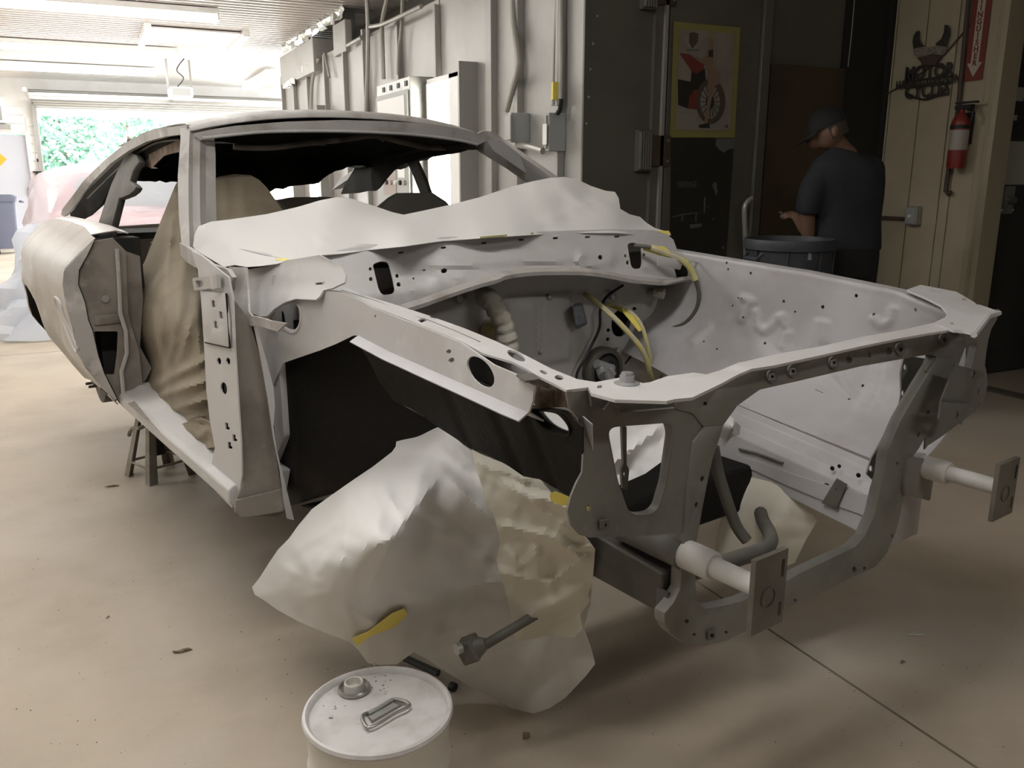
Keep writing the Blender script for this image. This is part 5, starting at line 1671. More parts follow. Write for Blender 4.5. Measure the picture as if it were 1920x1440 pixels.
# ---- frame rails
for sg_ in (1, -1):
    secs = []
    for u, wt in [(0.30, .735), (.57, .70), (1.0, .645), (1.12, .63)]:
        if sg_ > 0:
            secs.append([(u, .425, wt), (u, .415, wt - .02), (u, .37, wt - .035), (u, .355, wt - .06), (u, .355, wt - .165), (u, .49, wt - .165), (u, .49, wt - .03)])
        else:
            wt = wt * .5 + .315
            secs.append([(u, -.365, wt), (u, -.362, wt - .02), (u, -.36, wt - .04), (u, -.36, wt - .06), (u, -.36, .545), (u, -.44, .545), (u, -.445, wt)])
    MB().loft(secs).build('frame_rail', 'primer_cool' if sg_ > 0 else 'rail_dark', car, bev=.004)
cplate('rail_skirt', [(1378, 850), (1430, 868), (1500, 893), (1560, 912), (1600, 922), (1640, 930), (1636, 972), (1560, 945), (1480, 912), (1410, 880), (1378, 872)], [ell(1470, 872, 2, 2.5, 0, 8)], 'v', .352, 'primer_cool', thick=.003)
MB().tube([C(x, y, 'v', .350) for x, y in ((1386, 842), (1420, 850), (1468, 868))], .004, 6).build('rail_slot', 'frame_grey', car)
cplate('rail_tab', [(1569, 897), (1588, 908), (1569, 953), (1541, 943)], [ell(1570, 917, 2, 2.5, 0, 8)], 'v', .345, 'frame_grey', thick=.004)
for x, y, r in ((1561, 878, .006), (1574, 874, .005), (1610, 891, .006), (1550, 912, .009)):
    MB().lathe([(0, 0), (r, 0), (r, .002), (0, .002)], 10, C(x, y, 'v', .3535), Matrix.Rotation(PI / 2, 3, 'X')).build('rail_plug', 'undercoat', car)

# ---- bumper shock absorbers with plates
UP = 1.327
def shock(sv, pc_):
    MB().tube([(.98 if sv < 0 else 1.12, sv, .672), (1.145, sv, .672)], .031, 24).build('shock_sleeve', 'frame_grey' if sv < 0 else 'shock_paint', car)
    MB().tube([(1.13, sv, .672), (1.208, sv, .672), (1.214, sv, .672)], [.0275, .0275, .024], 24).build('shock_body', 'shock_paint', car)
    MB().tube([(1.20, sv, .672), (UP - .004, sv, .672)], .0185, 24).build('shock_rod', 'shock_paint', car)
    y0, y1, z0, z1 = pc_
    o_ = [(y0, z0), (y1, z0), (y1, z1), (y0, z1)]
    w_ = y1 - y0
    h_ = [rpoly([(y1 - .016, z1 - .050), (y1 - .007, z1 - .050), (y1 - .007, z1 - .016), (y1 - .016, z1 - .016)], .004, 3), rpoly([(y1 - .016, z0 + .014), (y1 - .007, z0 + .014), (y1 - .007, z0 + .042), (y1 - .016, z0 + .042)], .004, 3)]
    bp = plate('bumper_plate', o_, h_, lambda a, b: Vector((UP, a, b)), 'plate_steel', car, thick=.010, off=0, smooth=False)
    MB().lathe([(.019, 0), (.019, .0015), (.017, .0015), (.017, 0)], 20, (UP + .0055, (y0 + y1) / 2 - .004, (z0 + z1) / 2 - .008), R90, closed=True).build('weld_ring', 'frame_grey', bp)
a0, a1 = C(1403, 1192, 'u', UP), C(1474, 1026, 'u', UP)
shock(-.413, (a0.y, a1.y, a0.z, a1.z))
a0, a1 = C(1856, 978, 'u', UP), C(1909, 856, 'u', UP)
shock(.413, (a0.y, a1.y, a0.z, a1.z))
cplate('shock_bracket', [(1705, 858), (1748, 862), (1757, 870), (1746, 940), (1698, 928), (1697, 905)], [], 'u', 1.16, 'support_paint', thick=.05, off=-1, bev=.006)
cplate('rail_foot', [(1242, 1105), (1275, 1110), (1280, 1150), (1270, 1190), (1252, 1170), (1240, 1150)], [], 'u', 1.12, 'frame_grey', thick=.03)
# far head lamp brackets
cplate('lamp_bracket', [(1790, 683), (1842, 698), (1843, 705), (1830, 712), (1828, 718), (1816, 756), (1814, 757), (1763, 753)], [ell(1822, 701, 5, 8, 10, 12)], 'u', 1.20, 'dark_paint', thick=.004)
cplate('lamp_bracket', [(1763, 753), (1814, 757), (1801, 796), (1759, 785)], [ell(1791, 778, 4.5, 7, 10, 12)], 'u', 1.21, 'dark_paint', thick=.005)

# ---- engine bay floor parts: crossmember, torsion bar, sway bar
MB().loft([[(.50, v_, .44), (.72, v_, .44), (.70, v_, .56), (.52, v_, .56)] for v_ in (-.36, -.2, .2, .36)]).build('crossmember', 'undercoat', car, bev=.01)
MB().tube(spl([tuple(C(x, y, 'u', u)) for x, y, u in ((1338, 838, .85), (1345, 880, .86), (1360, 930, .88), (1380, 985, .90), (1400, 1013, .92))], 5, False), .014, 10).build('torsion_strut', 'frame_grey', car)
MB().tube(spl([tuple(C(x, y, 'u', u)) for x, y, u in ((1424, 915, .62), (1424, 945, .72), (1430, 975, .82), (1444, 1003, .92), (1442, 1022, .98), (1420, 1035, 1.02), (1380, 1048, 1.03), (1335, 1062, 1.03), (1290, 1075, 1.03))], 5, False), .018, 10).build('sway_bar', 'frame_grey', car)
MB().ball(C(1424, 912, 'u', .62), (.025, .025, .03)).build('sway_bar_end', 'bolt', car)
cplate('brake_line_bracket', [(1164, 795), (1173, 800), (1173, 870), (1178, 880), (1174, 918), (1166, 915), (1163, 880), (1167, 868)], [ell(1170, 888, 3, 5, 0, 8)], 'u', 1.0, 'frame_grey', thick=.006)

# ---- rear axle end and hub
RA = Vector((-2.28, 0, .42))
MB().tube([(-2.28, -.70, .42), (-2.28, .70, .42)], .04, 14).build('rear_axle', 'undercoat', car)
for sg_ in (-1, 1):
    dm = MB().lathe([(0, 0), (.13, 0), (.14, .01), (.14, .07), (.10, .08), (.05, .085), (.05, .10), (0, .10)], 28, (-2.28, sg_ * .70, .42), Matrix.Rotation(-sg_ * PI / 2, 3, 'X')).build('brake_drum', 'frame_grey', car)
    for k in range(5):
        t = 2 * PI * k / 5 + .3
        c_ = (-2.28 + .06 * math.cos(t), sg_ * .78, .42 + .06 * math.sin(t))
        MB().tube([c_, (c_[0], sg_ * .825, c_[2])], .007, 8).build('wheel_stud', 'frame_grey', dm)
# front hub under the paper, with tie rod reaching out
hb = MB().lathe([(0, 0), (.12, 0), (.12, .02), (.07, .03), (.06, .06), (0, .06)], 24, (.36, -.50, .42), Matrix.Rotation(PI / 2, 3, 'X')).build('brake_disc', 'frame_grey', car)
MB().loft([[(.42, -.35, .45), (.62, -.35, .45), (.62, -.35, .48), (.42, -.35, .48)], [(.42, -.50, .36), (.50, -.50, .36), (.50, -.50, .39), (.42, -.50, .39)]]).build('control_arm', 'undercoat', car)
MB().tube([C(1004, 1153, 'v', -.47), C(930, 1197, 'v', -.56), C(905, 1212, 'v', -.585)], .011, 12).build('tie_rod', 'frame_grey', car)
t1, t2 = C(912, 1206, 'v', -.58), C(873, 1220, 'v', -.61)
te = MB().tube([t1, t1.lerp(t2, .35), t1.lerp(t2, .5)], [.012, .022, .024], 10).build('rod_end', 'dark_paint', car)
bx = (t2 - t1).normalized()
M3 = basis((0, 0, 0), bx, (0, 0, 1)).to_3x3()
MB().box(t1.lerp(t2, .78), (.042, .05, .05), M3).build('end_clevis', 'dark_paint', te, smooth=False, bev=.006)
MB().lathe([(0, 0), (.013, 0), (.013, .012), (0, .012)], 14, t1.lerp(t2, .72) + Vector((.0, -.028, .012)), Matrix.Rotation(PI / 2, 3, 'X')).build('end_pin', 'bolt', te)
# ------------------------------------------------------------------ masking paper, dust sheets
paperlike('paper', (.78, .765, .745), (.72, .71, .68), .22, .7, bump=.04, bscale=35)
paperlike('paper_cream', (.76, .725, .63), (.70, .65, .52), .22, .7, bump=.04, bscale=35)
mat('canvas', (.27, .225, .165), .9, col2=(.225, .185, .13), scale=5, bump=.15, bscale=120)
mat('pale_cloth', (.50, .46, .39), .9, col2=(.43, .39, .33), scale=4)


def cpts(L_):
    return [(x, y, C(x, y, pl_, v_)) for x, y, pl_, v_ in L_]


def strip(name, pts, ctrl, m, parent, lift=.004, step=8, cr=((24, .002),), folds=()):
    """tape lying on a draped sheet"""
    return drape(name, pts, [(x, y, CEYE + (p - CEYE) * (1 - lift / (p - CEYE).length)) for x, y, p in ctrl], m, parent, step=step, cr=cr, folds=folds, thick=.001)


# sheet over the cowl and windscreen base
pc1 = empty('windscreen_masking_paper', car.location, car.rotation_euler.z, 'large white masking paper sheet over the windscreen base and cowl', 'masking paper')
cw = cpts([(365, 440, 'u', -.60), (380, 478, 'u', -.52), (430, 498, 'u', -.30), (480, 499, 'u', -.12), (545, 490, 'u', .025), (690, 466, 'u', .04), (830, 450, 'u', .055), (1010, 438, 'u', .06), (1150, 434, 'u', .045), (1245, 442, 'u', .035),
           (420, 413, 'u', -.62), (500, 402, 'u', -.58), (560, 388, 'u', -.52), (630, 370, 'u', -.46), (700, 385, 'u', -.42), (755, 402, 'u', -.36), (850, 383, 'u', -.42), (960, 350, 'u', -.44), (1050, 332, 'u', -.40), (1110, 350, 'u', -.32), (1158, 366, 'u', -.22), (1200, 408, 'u', -.08), (1225, 425, 'u', -.02),
           (450, 460, 'u', -.38), (600, 440, 'u', -.14), (760, 430, 'u', -.05), (900, 420, 'u', -.04), (1050, 395, 'u', -.14), (1130, 405, 'u', -.06), (640, 405, 'u', -.30), (1040, 360, 'u', -.28)])
ol = [(362, 462), (365, 440), (372, 425), (395, 416), (430, 412), (500, 402), (560, 388), (600, 376), (632, 370), (660, 373), (700, 386), (735, 398), (757, 403), (800, 394), (850, 383), (900, 370), (960, 350), (1000, 340), (1030, 334), (1058, 332), (1085, 338), (1108, 349), (1135, 358), (1153, 360), (1160, 372), (1163, 392), (1180, 402), (1200, 407), (1212, 418),
      (1228, 428), (1256, 436), (1258, 441), (1240, 443), (1150, 437), (1080, 437), (1010, 440), (900, 447), (830, 452), (760, 462), (690, 469), (640, 476), (600, 479), (565, 484), (540, 488), (520, 495), (490, 499), (462, 501), (440, 497), (420, 501), (402, 490), (380, 477), (366, 468)]
drape('paper_sheet', ol, cw, 'paper', pc1, step=8, cr=((110, .016), (45, .010)), seed=2.2,
      folds=[((545, 470), (470, 500), .014, 9), ((530, 478), (640, 455), .010, 8), ((640, 425), (740, 421), .012, 7), ((800, 405), (1000, 425), .014, 12), ((1010, 420), (1120, 375), .016, 14), ((1050, 350), (1120, 400), .022, 16), ((1090, 360), (1160, 405), .018, 12),
             ((1075, 420), (1160, 412), .012, 7), ((585, 440), (625, 462), .014, 9), ((620, 465), (720, 448), .010, 7), ((430, 440), (440, 495), .010, 14), ((760, 404), (1000, 432), .008, 14)])
strip('tape_piece', [(517, 488), (525, 477), (548, 480), (552, 486), (535, 489)], cw, 'tape_bright', pc1, .008, 5)
strip('tape_piece', [(1222, 433), (1254, 433), (1258, 440), (1238, 440)], cw, 'tape_bright', pc1, .006, 5)
strip('tape_piece', [(900, 444), (1000, 436), (1000, 439), (900, 447)], cw, 'tape', pc1, .004, 8)

# tent of paper over the near front suspension
pc2 = empty('suspension_masking_paper', car.location, car.rotation_euler.z, 'big crumpled white masking paper tent over near front suspension', 'masking paper')
sp = cpts([(800, 797, 'v', -.50), (745, 815, 'v', -.55), (700, 868, 'v', -.64), (600, 945, 'v', -.74), (540, 1015, 'v', -.80), (474, 1105, 'v', -.82), (540, 1155, 'v', -.82), (655, 1200, 'v', -.77), (700, 990, 'v', -.87), (610, 1080, 'v', -.89), (860, 990, 'v', -.62), (850, 870, 'v', -.60),
           (930, 880, 'v', -.56), (1000, 920, 'v', -.54), (1080, 975, 'v', -.48), (1110, 1040, 'v', -.42), (1108, 1130, 'v', -.39), (1095, 1180, 'v', -.37), (1114, 1245, 'v', -.33), (1060, 1305, 'v', -.345), (1000, 1338, 'v', -.352), (920, 1305, 'v', -.42), (850, 1265, 'v', -.50), (780, 1215, 'v', -.62), (840, 1150, 'v', -.58), (690, 1110, 'v', -.84), (880, 1080, 'v', -.57), (1000, 1050, 'v', -.50), (1000, 1230, 'v', -.40), (1060, 1230, 'v', -.36)])
so_ = [(745, 815), (758, 802), (775, 796), (795, 798), (815, 796), (835, 806), (870, 835), (887, 846), (940, 868), (985, 893), (1015, 902), (1035, 925), (1070, 945), (1080, 985), (1100, 1010), (1112, 1035), (1108, 1130), (1095, 1180), (1108, 1215), (1116, 1245), (1098, 1268), (1060, 1308), (1030, 1328), (1000, 1338), (960, 1328), (920, 1307), (880, 1285), (840, 1262), (805, 1238),
       (775, 1222), (745, 1245), (712, 1246), (690, 1243), (672, 1218), (655, 1203), (620, 1190), (560, 1165), (520, 1143), (495, 1125), (478, 1115), (473, 1101), (488, 1082), (505, 1055), (522, 1030), (542, 1010), (560, 985), (585, 955), (620, 930), (660, 902), (700, 875), (735, 848), (742, 838)]
fm = [((818, 805), (770, 960), .030, 34), ((830, 885), (735, 1010), .045, 42), ((735, 1010), (690, 1110), .030, 36), ((830, 885), (945, 1000), .030, 34), ((700, 915), (668, 985), .030, 26), ((715, 910), (752, 965), .026, 20), ((650, 960), (640, 1080), .040, 34),
      ((660, 1085), (725, 940), .020, 24), ((560, 1030), (625, 985), .026, 18), ((560, 1030), (590, 1090), .020, 16), ((600, 1070), (635, 1015), .026, 15), ((575, 1120), (620, 1110), .020, 14), ((640, 1130), (665, 1180), .022, 16), ((670, 1150), (715, 1175), .020, 14), ((770, 1120), (960, 1085), .030, 34),
      ((900, 1045), (960, 1100), .020, 24), ((760, 1200), (930, 1170), .020, 26), ((530, 1060), (560, 1080), .014, 14), ((840, 835), (868, 870), .018, 14), ((820, 1240), (1040, 1200), .012, 30), ((980, 1205), (1010, 1330), .008, 20)]
drape('paper_sheet', so_, sp, 'paper', pc2, step=6, cr=((95, .032), (44, .012)), seed=5.1, folds=fm, ang=26)
s2 = [(885, 843), (900, 851), (940, 867), (985, 892), (1014, 899), (1032, 924), (1067, 934), (1067, 965), (1078, 994), (1100, 1009), (1116, 1030), (1112, 1080), (1102, 1118), (1106, 1127), (1088, 1152), (1092, 1180), (1075, 1196), (1040, 1189), (1004, 1196), (966, 1204), (958, 1150), (948, 1110), (936, 1070), (931, 1050), (938, 1015), (928, 970), (914, 948), (905, 915), (893, 880)]
fm2 = [((890, 860), (1060, 990), .022, 18), ((905, 870), (985, 900), .018, 14), ((925, 905), (1060, 950), .022, 18), ((935, 985), (1050, 1010), .024, 18), ((950, 1030), (970, 1060), .018, 14), ((1040, 1010), (1095, 1050), .022, 18), ((940, 1075), (1030, 1095), .022, 18), ((1030, 1095), (1100, 1040), .022, 16),
       ((1000, 1150), (1090, 1110), .022, 26), ((970, 1195), (1010, 1140), .012, 12), ((1000, 1010), (1010, 1080), .016, 16), ((1060, 1030), (1110, 1025), .016, 9)]
drape('paper_overlay', s2, [(x, y, CEYE + (p - CEYE) * .966) for x, y, p in sp], 'paper_cream', pc2, step=6, cr=((55, .018), (26, .007)), seed=3.7, folds=fm2, ang=26)
strip('tape_piece', [(660, 1197), (690, 1184), (735, 1150), (757, 1141), (764, 1152), (738, 1176), (712, 1186), (698, 1190), (670, 1211)], sp, 'tape_bright', pc2, .034, 6)
strip('tape_piece', [(1031, 926), (1040, 921), (1068, 932), (1066, 948), (1048, 946), (1032, 938)], sp, 'tape_bright', pc2, .085, 6)
strip('tape_piece', [(1099, 948), (1107, 952), (1104, 960), (1098, 958)], sp, 'tape_bright', pc2, .010, 4)

# paper inside the engine bay, over the suspension
pc3 = empty('engine_bay_paper', car.location, car.rotation_euler.z, 'white masking paper inside the engine bay behind the front panel', 'masking paper')
ib = cpts([(1000, 760, 'v', -.50), (1075, 770, 'v', -.40), (1160, 760, 'v', -.28), (1230, 708, 'v', -.10), (1290, 700, 'v', .0), (1330, 705, 'v', .04), (1345, 770, 'v', -.08), (1262, 860, 'v', -.24), (1200, 890, 'v', -.32), (1150, 915, 'v', -.38), (1080, 860, 'v', -.46), (1010, 830, 'v', -.54)])
drape('paper_sheet', [(985, 755), (1075, 762), (1160, 755), (1205, 722), (1250, 706), (1300, 699), (1330, 703), (1345, 740), (1335, 790), (1262, 850), (1210, 888), (1160, 910), (1120, 890), (1080, 860), (1000, 835)], ib, 'paper', pc3, step=10, cr=((60, .012), (24, .006)), seed=8.3,
      folds=[((1150, 870), (1240, 800), .03, 20), ((1240, 720), (1330, 735), .02, 16)])
fl2 = cpts([(1368, 778, 'v', .12), (1350, 815, 'v', .10), (1388, 800, 'v', .14), (1356, 835, 'v', .10), (1375, 800, 'v', .06)])
drape('paper_corner', [(1366, 777), (1377, 787), (1388, 800), (1386, 815), (1371, 820), (1358, 836), (1352, 832), (1349, 812), (1358, 795)], fl2, 'paper', pc3, step=5, cr=((18, .012),), seed=1.3)
pc4 = empty('far_suspension_paper', car.location, car.rotation_euler.z, 'dim masking paper hanging over the far front suspension', 'masking paper')
fs = cpts([(1395, 895, 'v', .34), (1520, 925, 'v', .40), (1540, 960, 'v', .42), (1490, 1055, 'v', .36), (1450, 1070, 'v', .32), (1380, 1080, 'v', .26), (1350, 1000, 'v', .26), (1440, 980, 'v', .30)])
drape('paper_sheet', [(1392, 890), (1450, 905), (1535, 935), (1542, 960), (1512, 1010), (1490, 1055), (1450, 1070), (1380, 1082), (1335, 1080), (1345, 1000), (1362, 930)], fs, 'paper_cream', pc4, step=10, cr=((60, .012), (26, .006)), seed=4.4)

# canvas sheet over the near seat and out over the sill
cl = empty('canvas_dust_sheet', car.location, car.rotation_euler.z, 'tan canvas dust sheet draped over the seat and door sill', 'dust sheet')
cc = cpts([(334, 338, 'v', -.50), (312, 395, 'v', -.56), (280, 480, 'v', -.64), (245, 560, 'v', -.73), (246, 600, 'v', -.74), (268, 660, 'v', -.74), (278, 680, 'v', -.73), (266, 728, 'v', -.76), (290, 765, 'v', -.78), (330, 815, 'v', -.78), (400, 850, 'v', -.80), (395, 700, 'v', -.74), (380, 560, 'v', -.66), (345, 440, 'v', -.58), (338, 380, 'v', -.54), (395, 345, 'v', -.36), (394, 440, 'v', -.42), (420, 560, 'v', -.52), (430, 700, 'v', -.66), (428, 840, 'v', -.76), (310, 620, 'v', -.78), (340, 740, 'v', -.80), (300, 540, 'v', -.72)])
co_ = [(336, 335), (328, 350), (318, 375), (307, 402), (292, 440), (273, 488), (255, 525), (240, 563), (243, 585), (246, 605), (256, 635), (268, 658), (279, 680), (274, 700), (264, 728), (272, 742), (285, 757), (292, 775), (300, 790), (318, 805), (340, 825), (362, 835), (385, 850), (404, 856), (425, 850), (432, 780), (430, 700), (426, 620), (420, 560), (408, 510), (396, 470), (394, 430), (394, 380), (390, 340), (365, 334)]
ff = [((330, 360), (298, 560), .022, 16), ((322, 420), (296, 720), .030, 20), ((345, 480), (318, 700), .020, 22), ((270, 500), (262, 640), .016, 16), ((268, 735), (392, 672), .030, 16), ((275, 752), (395, 712), .030, 14), ((290, 780), (398, 745), .026, 13), ((310, 800), (380, 780), .018, 10), ((335, 690), (360, 600), .018, 18), ((370, 560), (375, 690), .016, 16), ((310, 690), (330, 640), .014, 12)]
drape('canvas_drape', co_, cc, 'canvas', cl, step=5, cr=((70, .012), (30, .005)), seed=6.6, folds=[(a, b, h * 2.0, w * .9) for a, b, h, w in ff], ang=50, thick=.003)
kn = cpts([(345, 790, 'v', -.815), (375, 785, 'v', -.815), (400, 800, 'v', -.82), (400, 840, 'v', -.825), (350, 825, 'v', -.82), (372, 812, 'v', -.82)])
drape('canvas_bunch', [(342, 795), (360, 787), (376, 783), (392, 790), (403, 800), (404, 838), (385, 842), (360, 832), (348, 815)], kn, 'canvas', cl, step=4, cr=((22, .034), (10, .014)), seed=9.1, thick=.003)
sb_ = cpts([(404, 335, 'u', -1.15), (440, 326, 'u', -1.15), (475, 330, 'u', -1.12), (500, 352, 'u', -1.05), (532, 398, 'u', -.95), (470, 408, 'u', -.85), (405, 414, 'u', -.85)])
drape('canvas_seat_back', [(395, 340), (410, 332), (440, 327), (470, 329), (486, 338), (500, 352), (516, 375), (532, 398), (525, 408), (470, 412), (395, 420)], sb_, 'canvas', cl, step=7, cr=((40, .006),), seed=2.9, folds=[((420, 330), (425, 410), .012, 12), ((450, 330), (462, 408), .012, 12)], thick=.003)

# seats
def seat(loc, label, m):
    t = empty('bucket_seat', (0, 0, 0), 0, label, 'seat')
    t.location = car.matrix_world_ @ Vector(loc) if hasattr(car, 'matrix_world_') else CW(loc)
    t.rotation_euler = (0, 0, car.rotation_euler.z)
    b_ = [(-.24, -.22), (.24, -.22), (.24, .22), (-.24, .22)]
    R_ = rpoly(b_, .08)
    MB().loft([[(a, b * 1.0, 0) for a, b in R_], [(a, b, .12) for a, b in R_], [(a * .9, b * .9, .16) for a, b in R_]]).build('cushion', m, t)
    back = []
    for k, (h_, d_, w_) in enumerate(((.08, -.20, .95), (.2, -.24, 1.0), (.40, -.32, 1.0), (.56, -.38, .92), (.62, -.40, .70), (.66, -.41, .40))):
        back.append([(d_ + a * .22, b * w_, h_ + (.02 if a > 0 else 0)) for a, b in R_])
    MB().loft(back).build('backrest', m, t)
    for sx in (-.17, .17):
        MB().mm((-.2, sx - .02, -.06), (.2, sx + .02, 0)).build('seat_rail', 'black', t, smooth=False)
def CW(p):
    p = Vector(p)
    z = car.rotation_euler.z
    return Vector((car.location.x + p.x * math.cos(z) - p.y * math.sin(z), car.location.y + p.x * math.sin(z) + p.y * math.cos(z), p.z))
seat((-.78, .36, .60), 'dark bucket seat with rounded top seen through the windscreen', 'seat_dark')
seat((-.85, -.36, .60), 'bucket seat hidden under the tan canvas sheet', 'seat_dark')
rs = empty('rear_seat', CW((-1.75, 0, .54)), car.rotation_euler.z, 'dark rear bench seat inside the car', 'seat')
MB().mm((-.2, -.55, 0), (.25, .55, .22)).build('cushion', 'seat_dark', rs, smooth=False, bev=.05)
MB().mm((-.32, -.55, .15), (-.18, .55, .53)).build('backrest', 'seat_dark', rs, smooth=False, bev=.05)
pb_ = cpts([(515, 378, 'u', -1.7), (560, 372, 'u', -1.7), (650, 372, 'u', -1.65), (640, 400, 'u', -1.4), (540, 402, 'u', -1.4), (800, 400, 'u', -1.4), (720, 398, 'u', -1.4)])
e_ = empty('pale_seat_cover', car.location, car.rotation_euler.z, 'pale cloth over the rear seat seen through the windscreen', 'dust sheet')
drape('cover_sheet', [(512, 376), (545, 370), (600, 369), (650, 371), (670, 392), (800, 393), (815, 400), (780, 412), (640, 412), (530, 410)], pb_, 'pale_cloth', e_, step=10, cr=((50, .01),), seed=7.7)
# ------------------------------------------------------------------ pail in the foreground
mat('pail_paint', (.56, .54, .53), .42, col2=(.47, .44, .42), scale=9, lo=.45, hi=.62, col3=(.62, .61, .61), scale3=5, lo3=.5, hi3=.66)
mat('pail_side', (.66, .63, .57), .45, col2=(.58, .55, .49), scale=4)
mat('plastic_white', (.55, .53, .48), .5)
mat('grime', (.13, .115, .10), .8)
pc = W(709, 1326, 'z', .343)
PR = .143
pa = empty('steel_pail', (pc.x, pc.y, 0), -.45, 'white steel pail with spout and bail handle, lower edge of picture', 'pail')
MB().lathe([(0, .004), (PR - .012, .004), (PR - .006, .0), (PR - .004, .012), (PR - .006, .02), (PR - .006, .23), (PR - .002, .238), (PR - .006, .246), (PR - .006, .322), (PR, .330)], 64, cap=False).build('pail_wall', 'pail_side', pa)
MB().lathe([(PR, .330), (PR + .003, .336), (PR + .001, .343), (PR - .004, .345), (PR - .008, .341), (PR - .010, .331), (PR - .022, .329), (0, .330)], 64, cap=False).build('pail_lid', 'pail_paint', pa)
# spout (towards the left in the picture)
q = W(664, 1291, 'z', .335)
M_ = Matrix.Rotation(.45, 3, 'Z')
def pl_(px, py, z):
    w = W(px, py, 'z', z)
    return M_ @ Vector((w.x - pc.x, w.y - pc.y, 0)) + Vector((0, 0, z))
sp0 = pl_(664, 1293, .332)
spo_ = MB().lathe([(.032, 0), (.033, .006), (.031, .009), (.029, .009), (.028, .003), (.022, .002)], 32, sp0, cap=False).build('spout_collar', 'steel', pa)
MB().lathe([(.021, 0), (.0195, .018), (.0175, .020), (.0155, .018), (.015, .004), (0, .004)], 28, sp0, cap=False).build('spout_tube', 'plastic_white', spo_)
a, b, c_, d_ = pl_(689, 1350, .336), pl_(683, 1360, .338), pl_(764, 1318, .338), pl_(742, 1313, .336)
hp = spl([tuple(pl_(x, y, z)) for x, y, z in ((690, 1336, .334), (679, 1343, .337), (684, 1358, .340), (697, 1363, .340), (740, 1338, .341), (766, 1325, .341), (765, 1318, .340), (748, 1312, .337), (735, 1311, .334))], 6, False)
MB().tube(hp, .0034, 10).build('bail_handle', 'steel', pa)
def lidq(name, pts, z, m, th):
    return mk(name, [pl_(x, y, z) for x, y in pts], [tuple(range(len(pts)))], m, pa, thick=th)
lidq('handle_recess', [(686, 1340), (735, 1314), (755, 1322), (697, 1356)], .3312, 'grime', .0012)
lidq('handle_plate', [(691, 1343), (737, 1318), (748, 1323), (699, 1351)], .3325, 'galv', .001)
MB().tube([pl_(690, 1338, .334), pl_(712, 1326, .336), pl_(735, 1312, .334)], .0045, 8).build('handle_hinge', 'galv', pa)
MB().tube([pl_(690, 1258, .336), pl_(700, 1252, .340), pl_(704, 1249, .340), pl_(701, 1244, .342)], .0022, 6).build('bent_wire', 'steel', pa)
rr = random.Random(11)
for k in range(26):
    x, y = rr.choice(((715, 1275), (625, 1325), (605, 1345), (715, 1290), (640, 1340)))
    x += rr.gauss(0, 13)
    y += rr.gauss(0, 10)
    p = pl_(x, y, .3303)
    MB().lathe([(0, 0), (rr.uniform(.0008, .0022), 0), (0, .0008)], 7, p).build('speck', 'grime', pa)

# ------------------------------------------------------------------ jack stand under the rear
mat('stand_paint', (.30, .27, .22), .6, col2=(.20, .18, .15), scale=7)
mat('stand_dark', (.035, .034, .03), .6)
js0 = CW((-1.86, -.63, 0))
js = empty('jack_stand', js0, car.rotation_euler.z + .25, 'grey steel jack stand with bent lever under the sill', 'jack stand')
def leg(sx, sy):
    t_, b_ = Vector((sx * .035, sy * .035, .40)), Vector((sx * .115, sy * .115, .0))
    w_ = .032
    s_ = []
    for p, k in ((b_, 1.25), (t_, .8)):
        s_.append([p + Vector((-sx * w_ * k, 0, 0)), p, p + Vector((0, -sy * w_ * k, 0)), p + Vector((-sx * .004, -sy * w_ * k, 0)), p + Vector((-sx * .004, -sy * .004, 0)), p + Vector((-sx * w_ * k, -sy * .004, 0))])
    MB().loft(s_).build('leg', 'stand_paint', js)
for sx in (-1, 1):
    for sy in (-1, 1):
        leg(sx, sy)
MB().loft([[(-.07, -.07, .30), (.07, -.07, .30), (.07, .07, .30), (-.07, .07, .30)], [(-.035, -.035, .42), (.035, -.035, .42), (.035, .035, .42), (-.035, .035, .42)]]).build('collar', 'stand_paint', js)
MB().mm((-.022, -.022, .10), (.022, .022, .475)).build('ratchet_post', 'stand_dark', js, smooth=False)
MB().mm((-.05, -.03, .47), (.05, .03, .485)).build('saddle', 'stand_dark', js, smooth=False, bev=.004)
for (a, b) in (((-.095, -.095), (.095, -.095)), ((.095, -.095), (.095, .095)), ((-.095, .095), (.095, .095)), ((-.095, -.095), (-.095, .095))):
    MB().tube([(a[0], a[1], .07), (b[0], b[1], .07)], .006, 6).build('brace', 'stand_paint', js)
ji = lambda px, py, d: None
lv = [CW(C(x, y, 'v', -.70)) for x, y in ((262, 803), (248, 803), (243, 810), (242, 816))]
iz = Matrix.Rotation(-js.rotation_euler.z, 3, 'Z')
lv = [iz @ (p - js0) for p in lv]
MB().tube([Vector((.02, 0, lv[0].z + .03))] + lv, .009, 8).build('lever', 'stand_paint', js)
# dark box with white marks beside the stand
tb0 = CW((-1.60, -.26, 0))
tb = empty('tool_case', tb0, car.rotation_euler.z + .1, 'dark case with white markings on the floor behind jack stand', 'case')
MB().mm((-.13, -.09, 0), (.13, .22, .17)).build('case_body', 'stand_dark', tb, smooth=False, bev=.01)
mk('white_mark', [(-.02, -.0925, .10), (.015, -.0925, .09), (.03, -.0925, .13), (.0, -.0925, .165), (-.01, -.0925, .14)], [(0, 1, 2, 3, 4)], 'label_white', tb, thick=.001)
MB().mm((-.1, -.094, .022), (.08, -.09, .032)).build('white_line', 'label_white', tb, smooth=False)

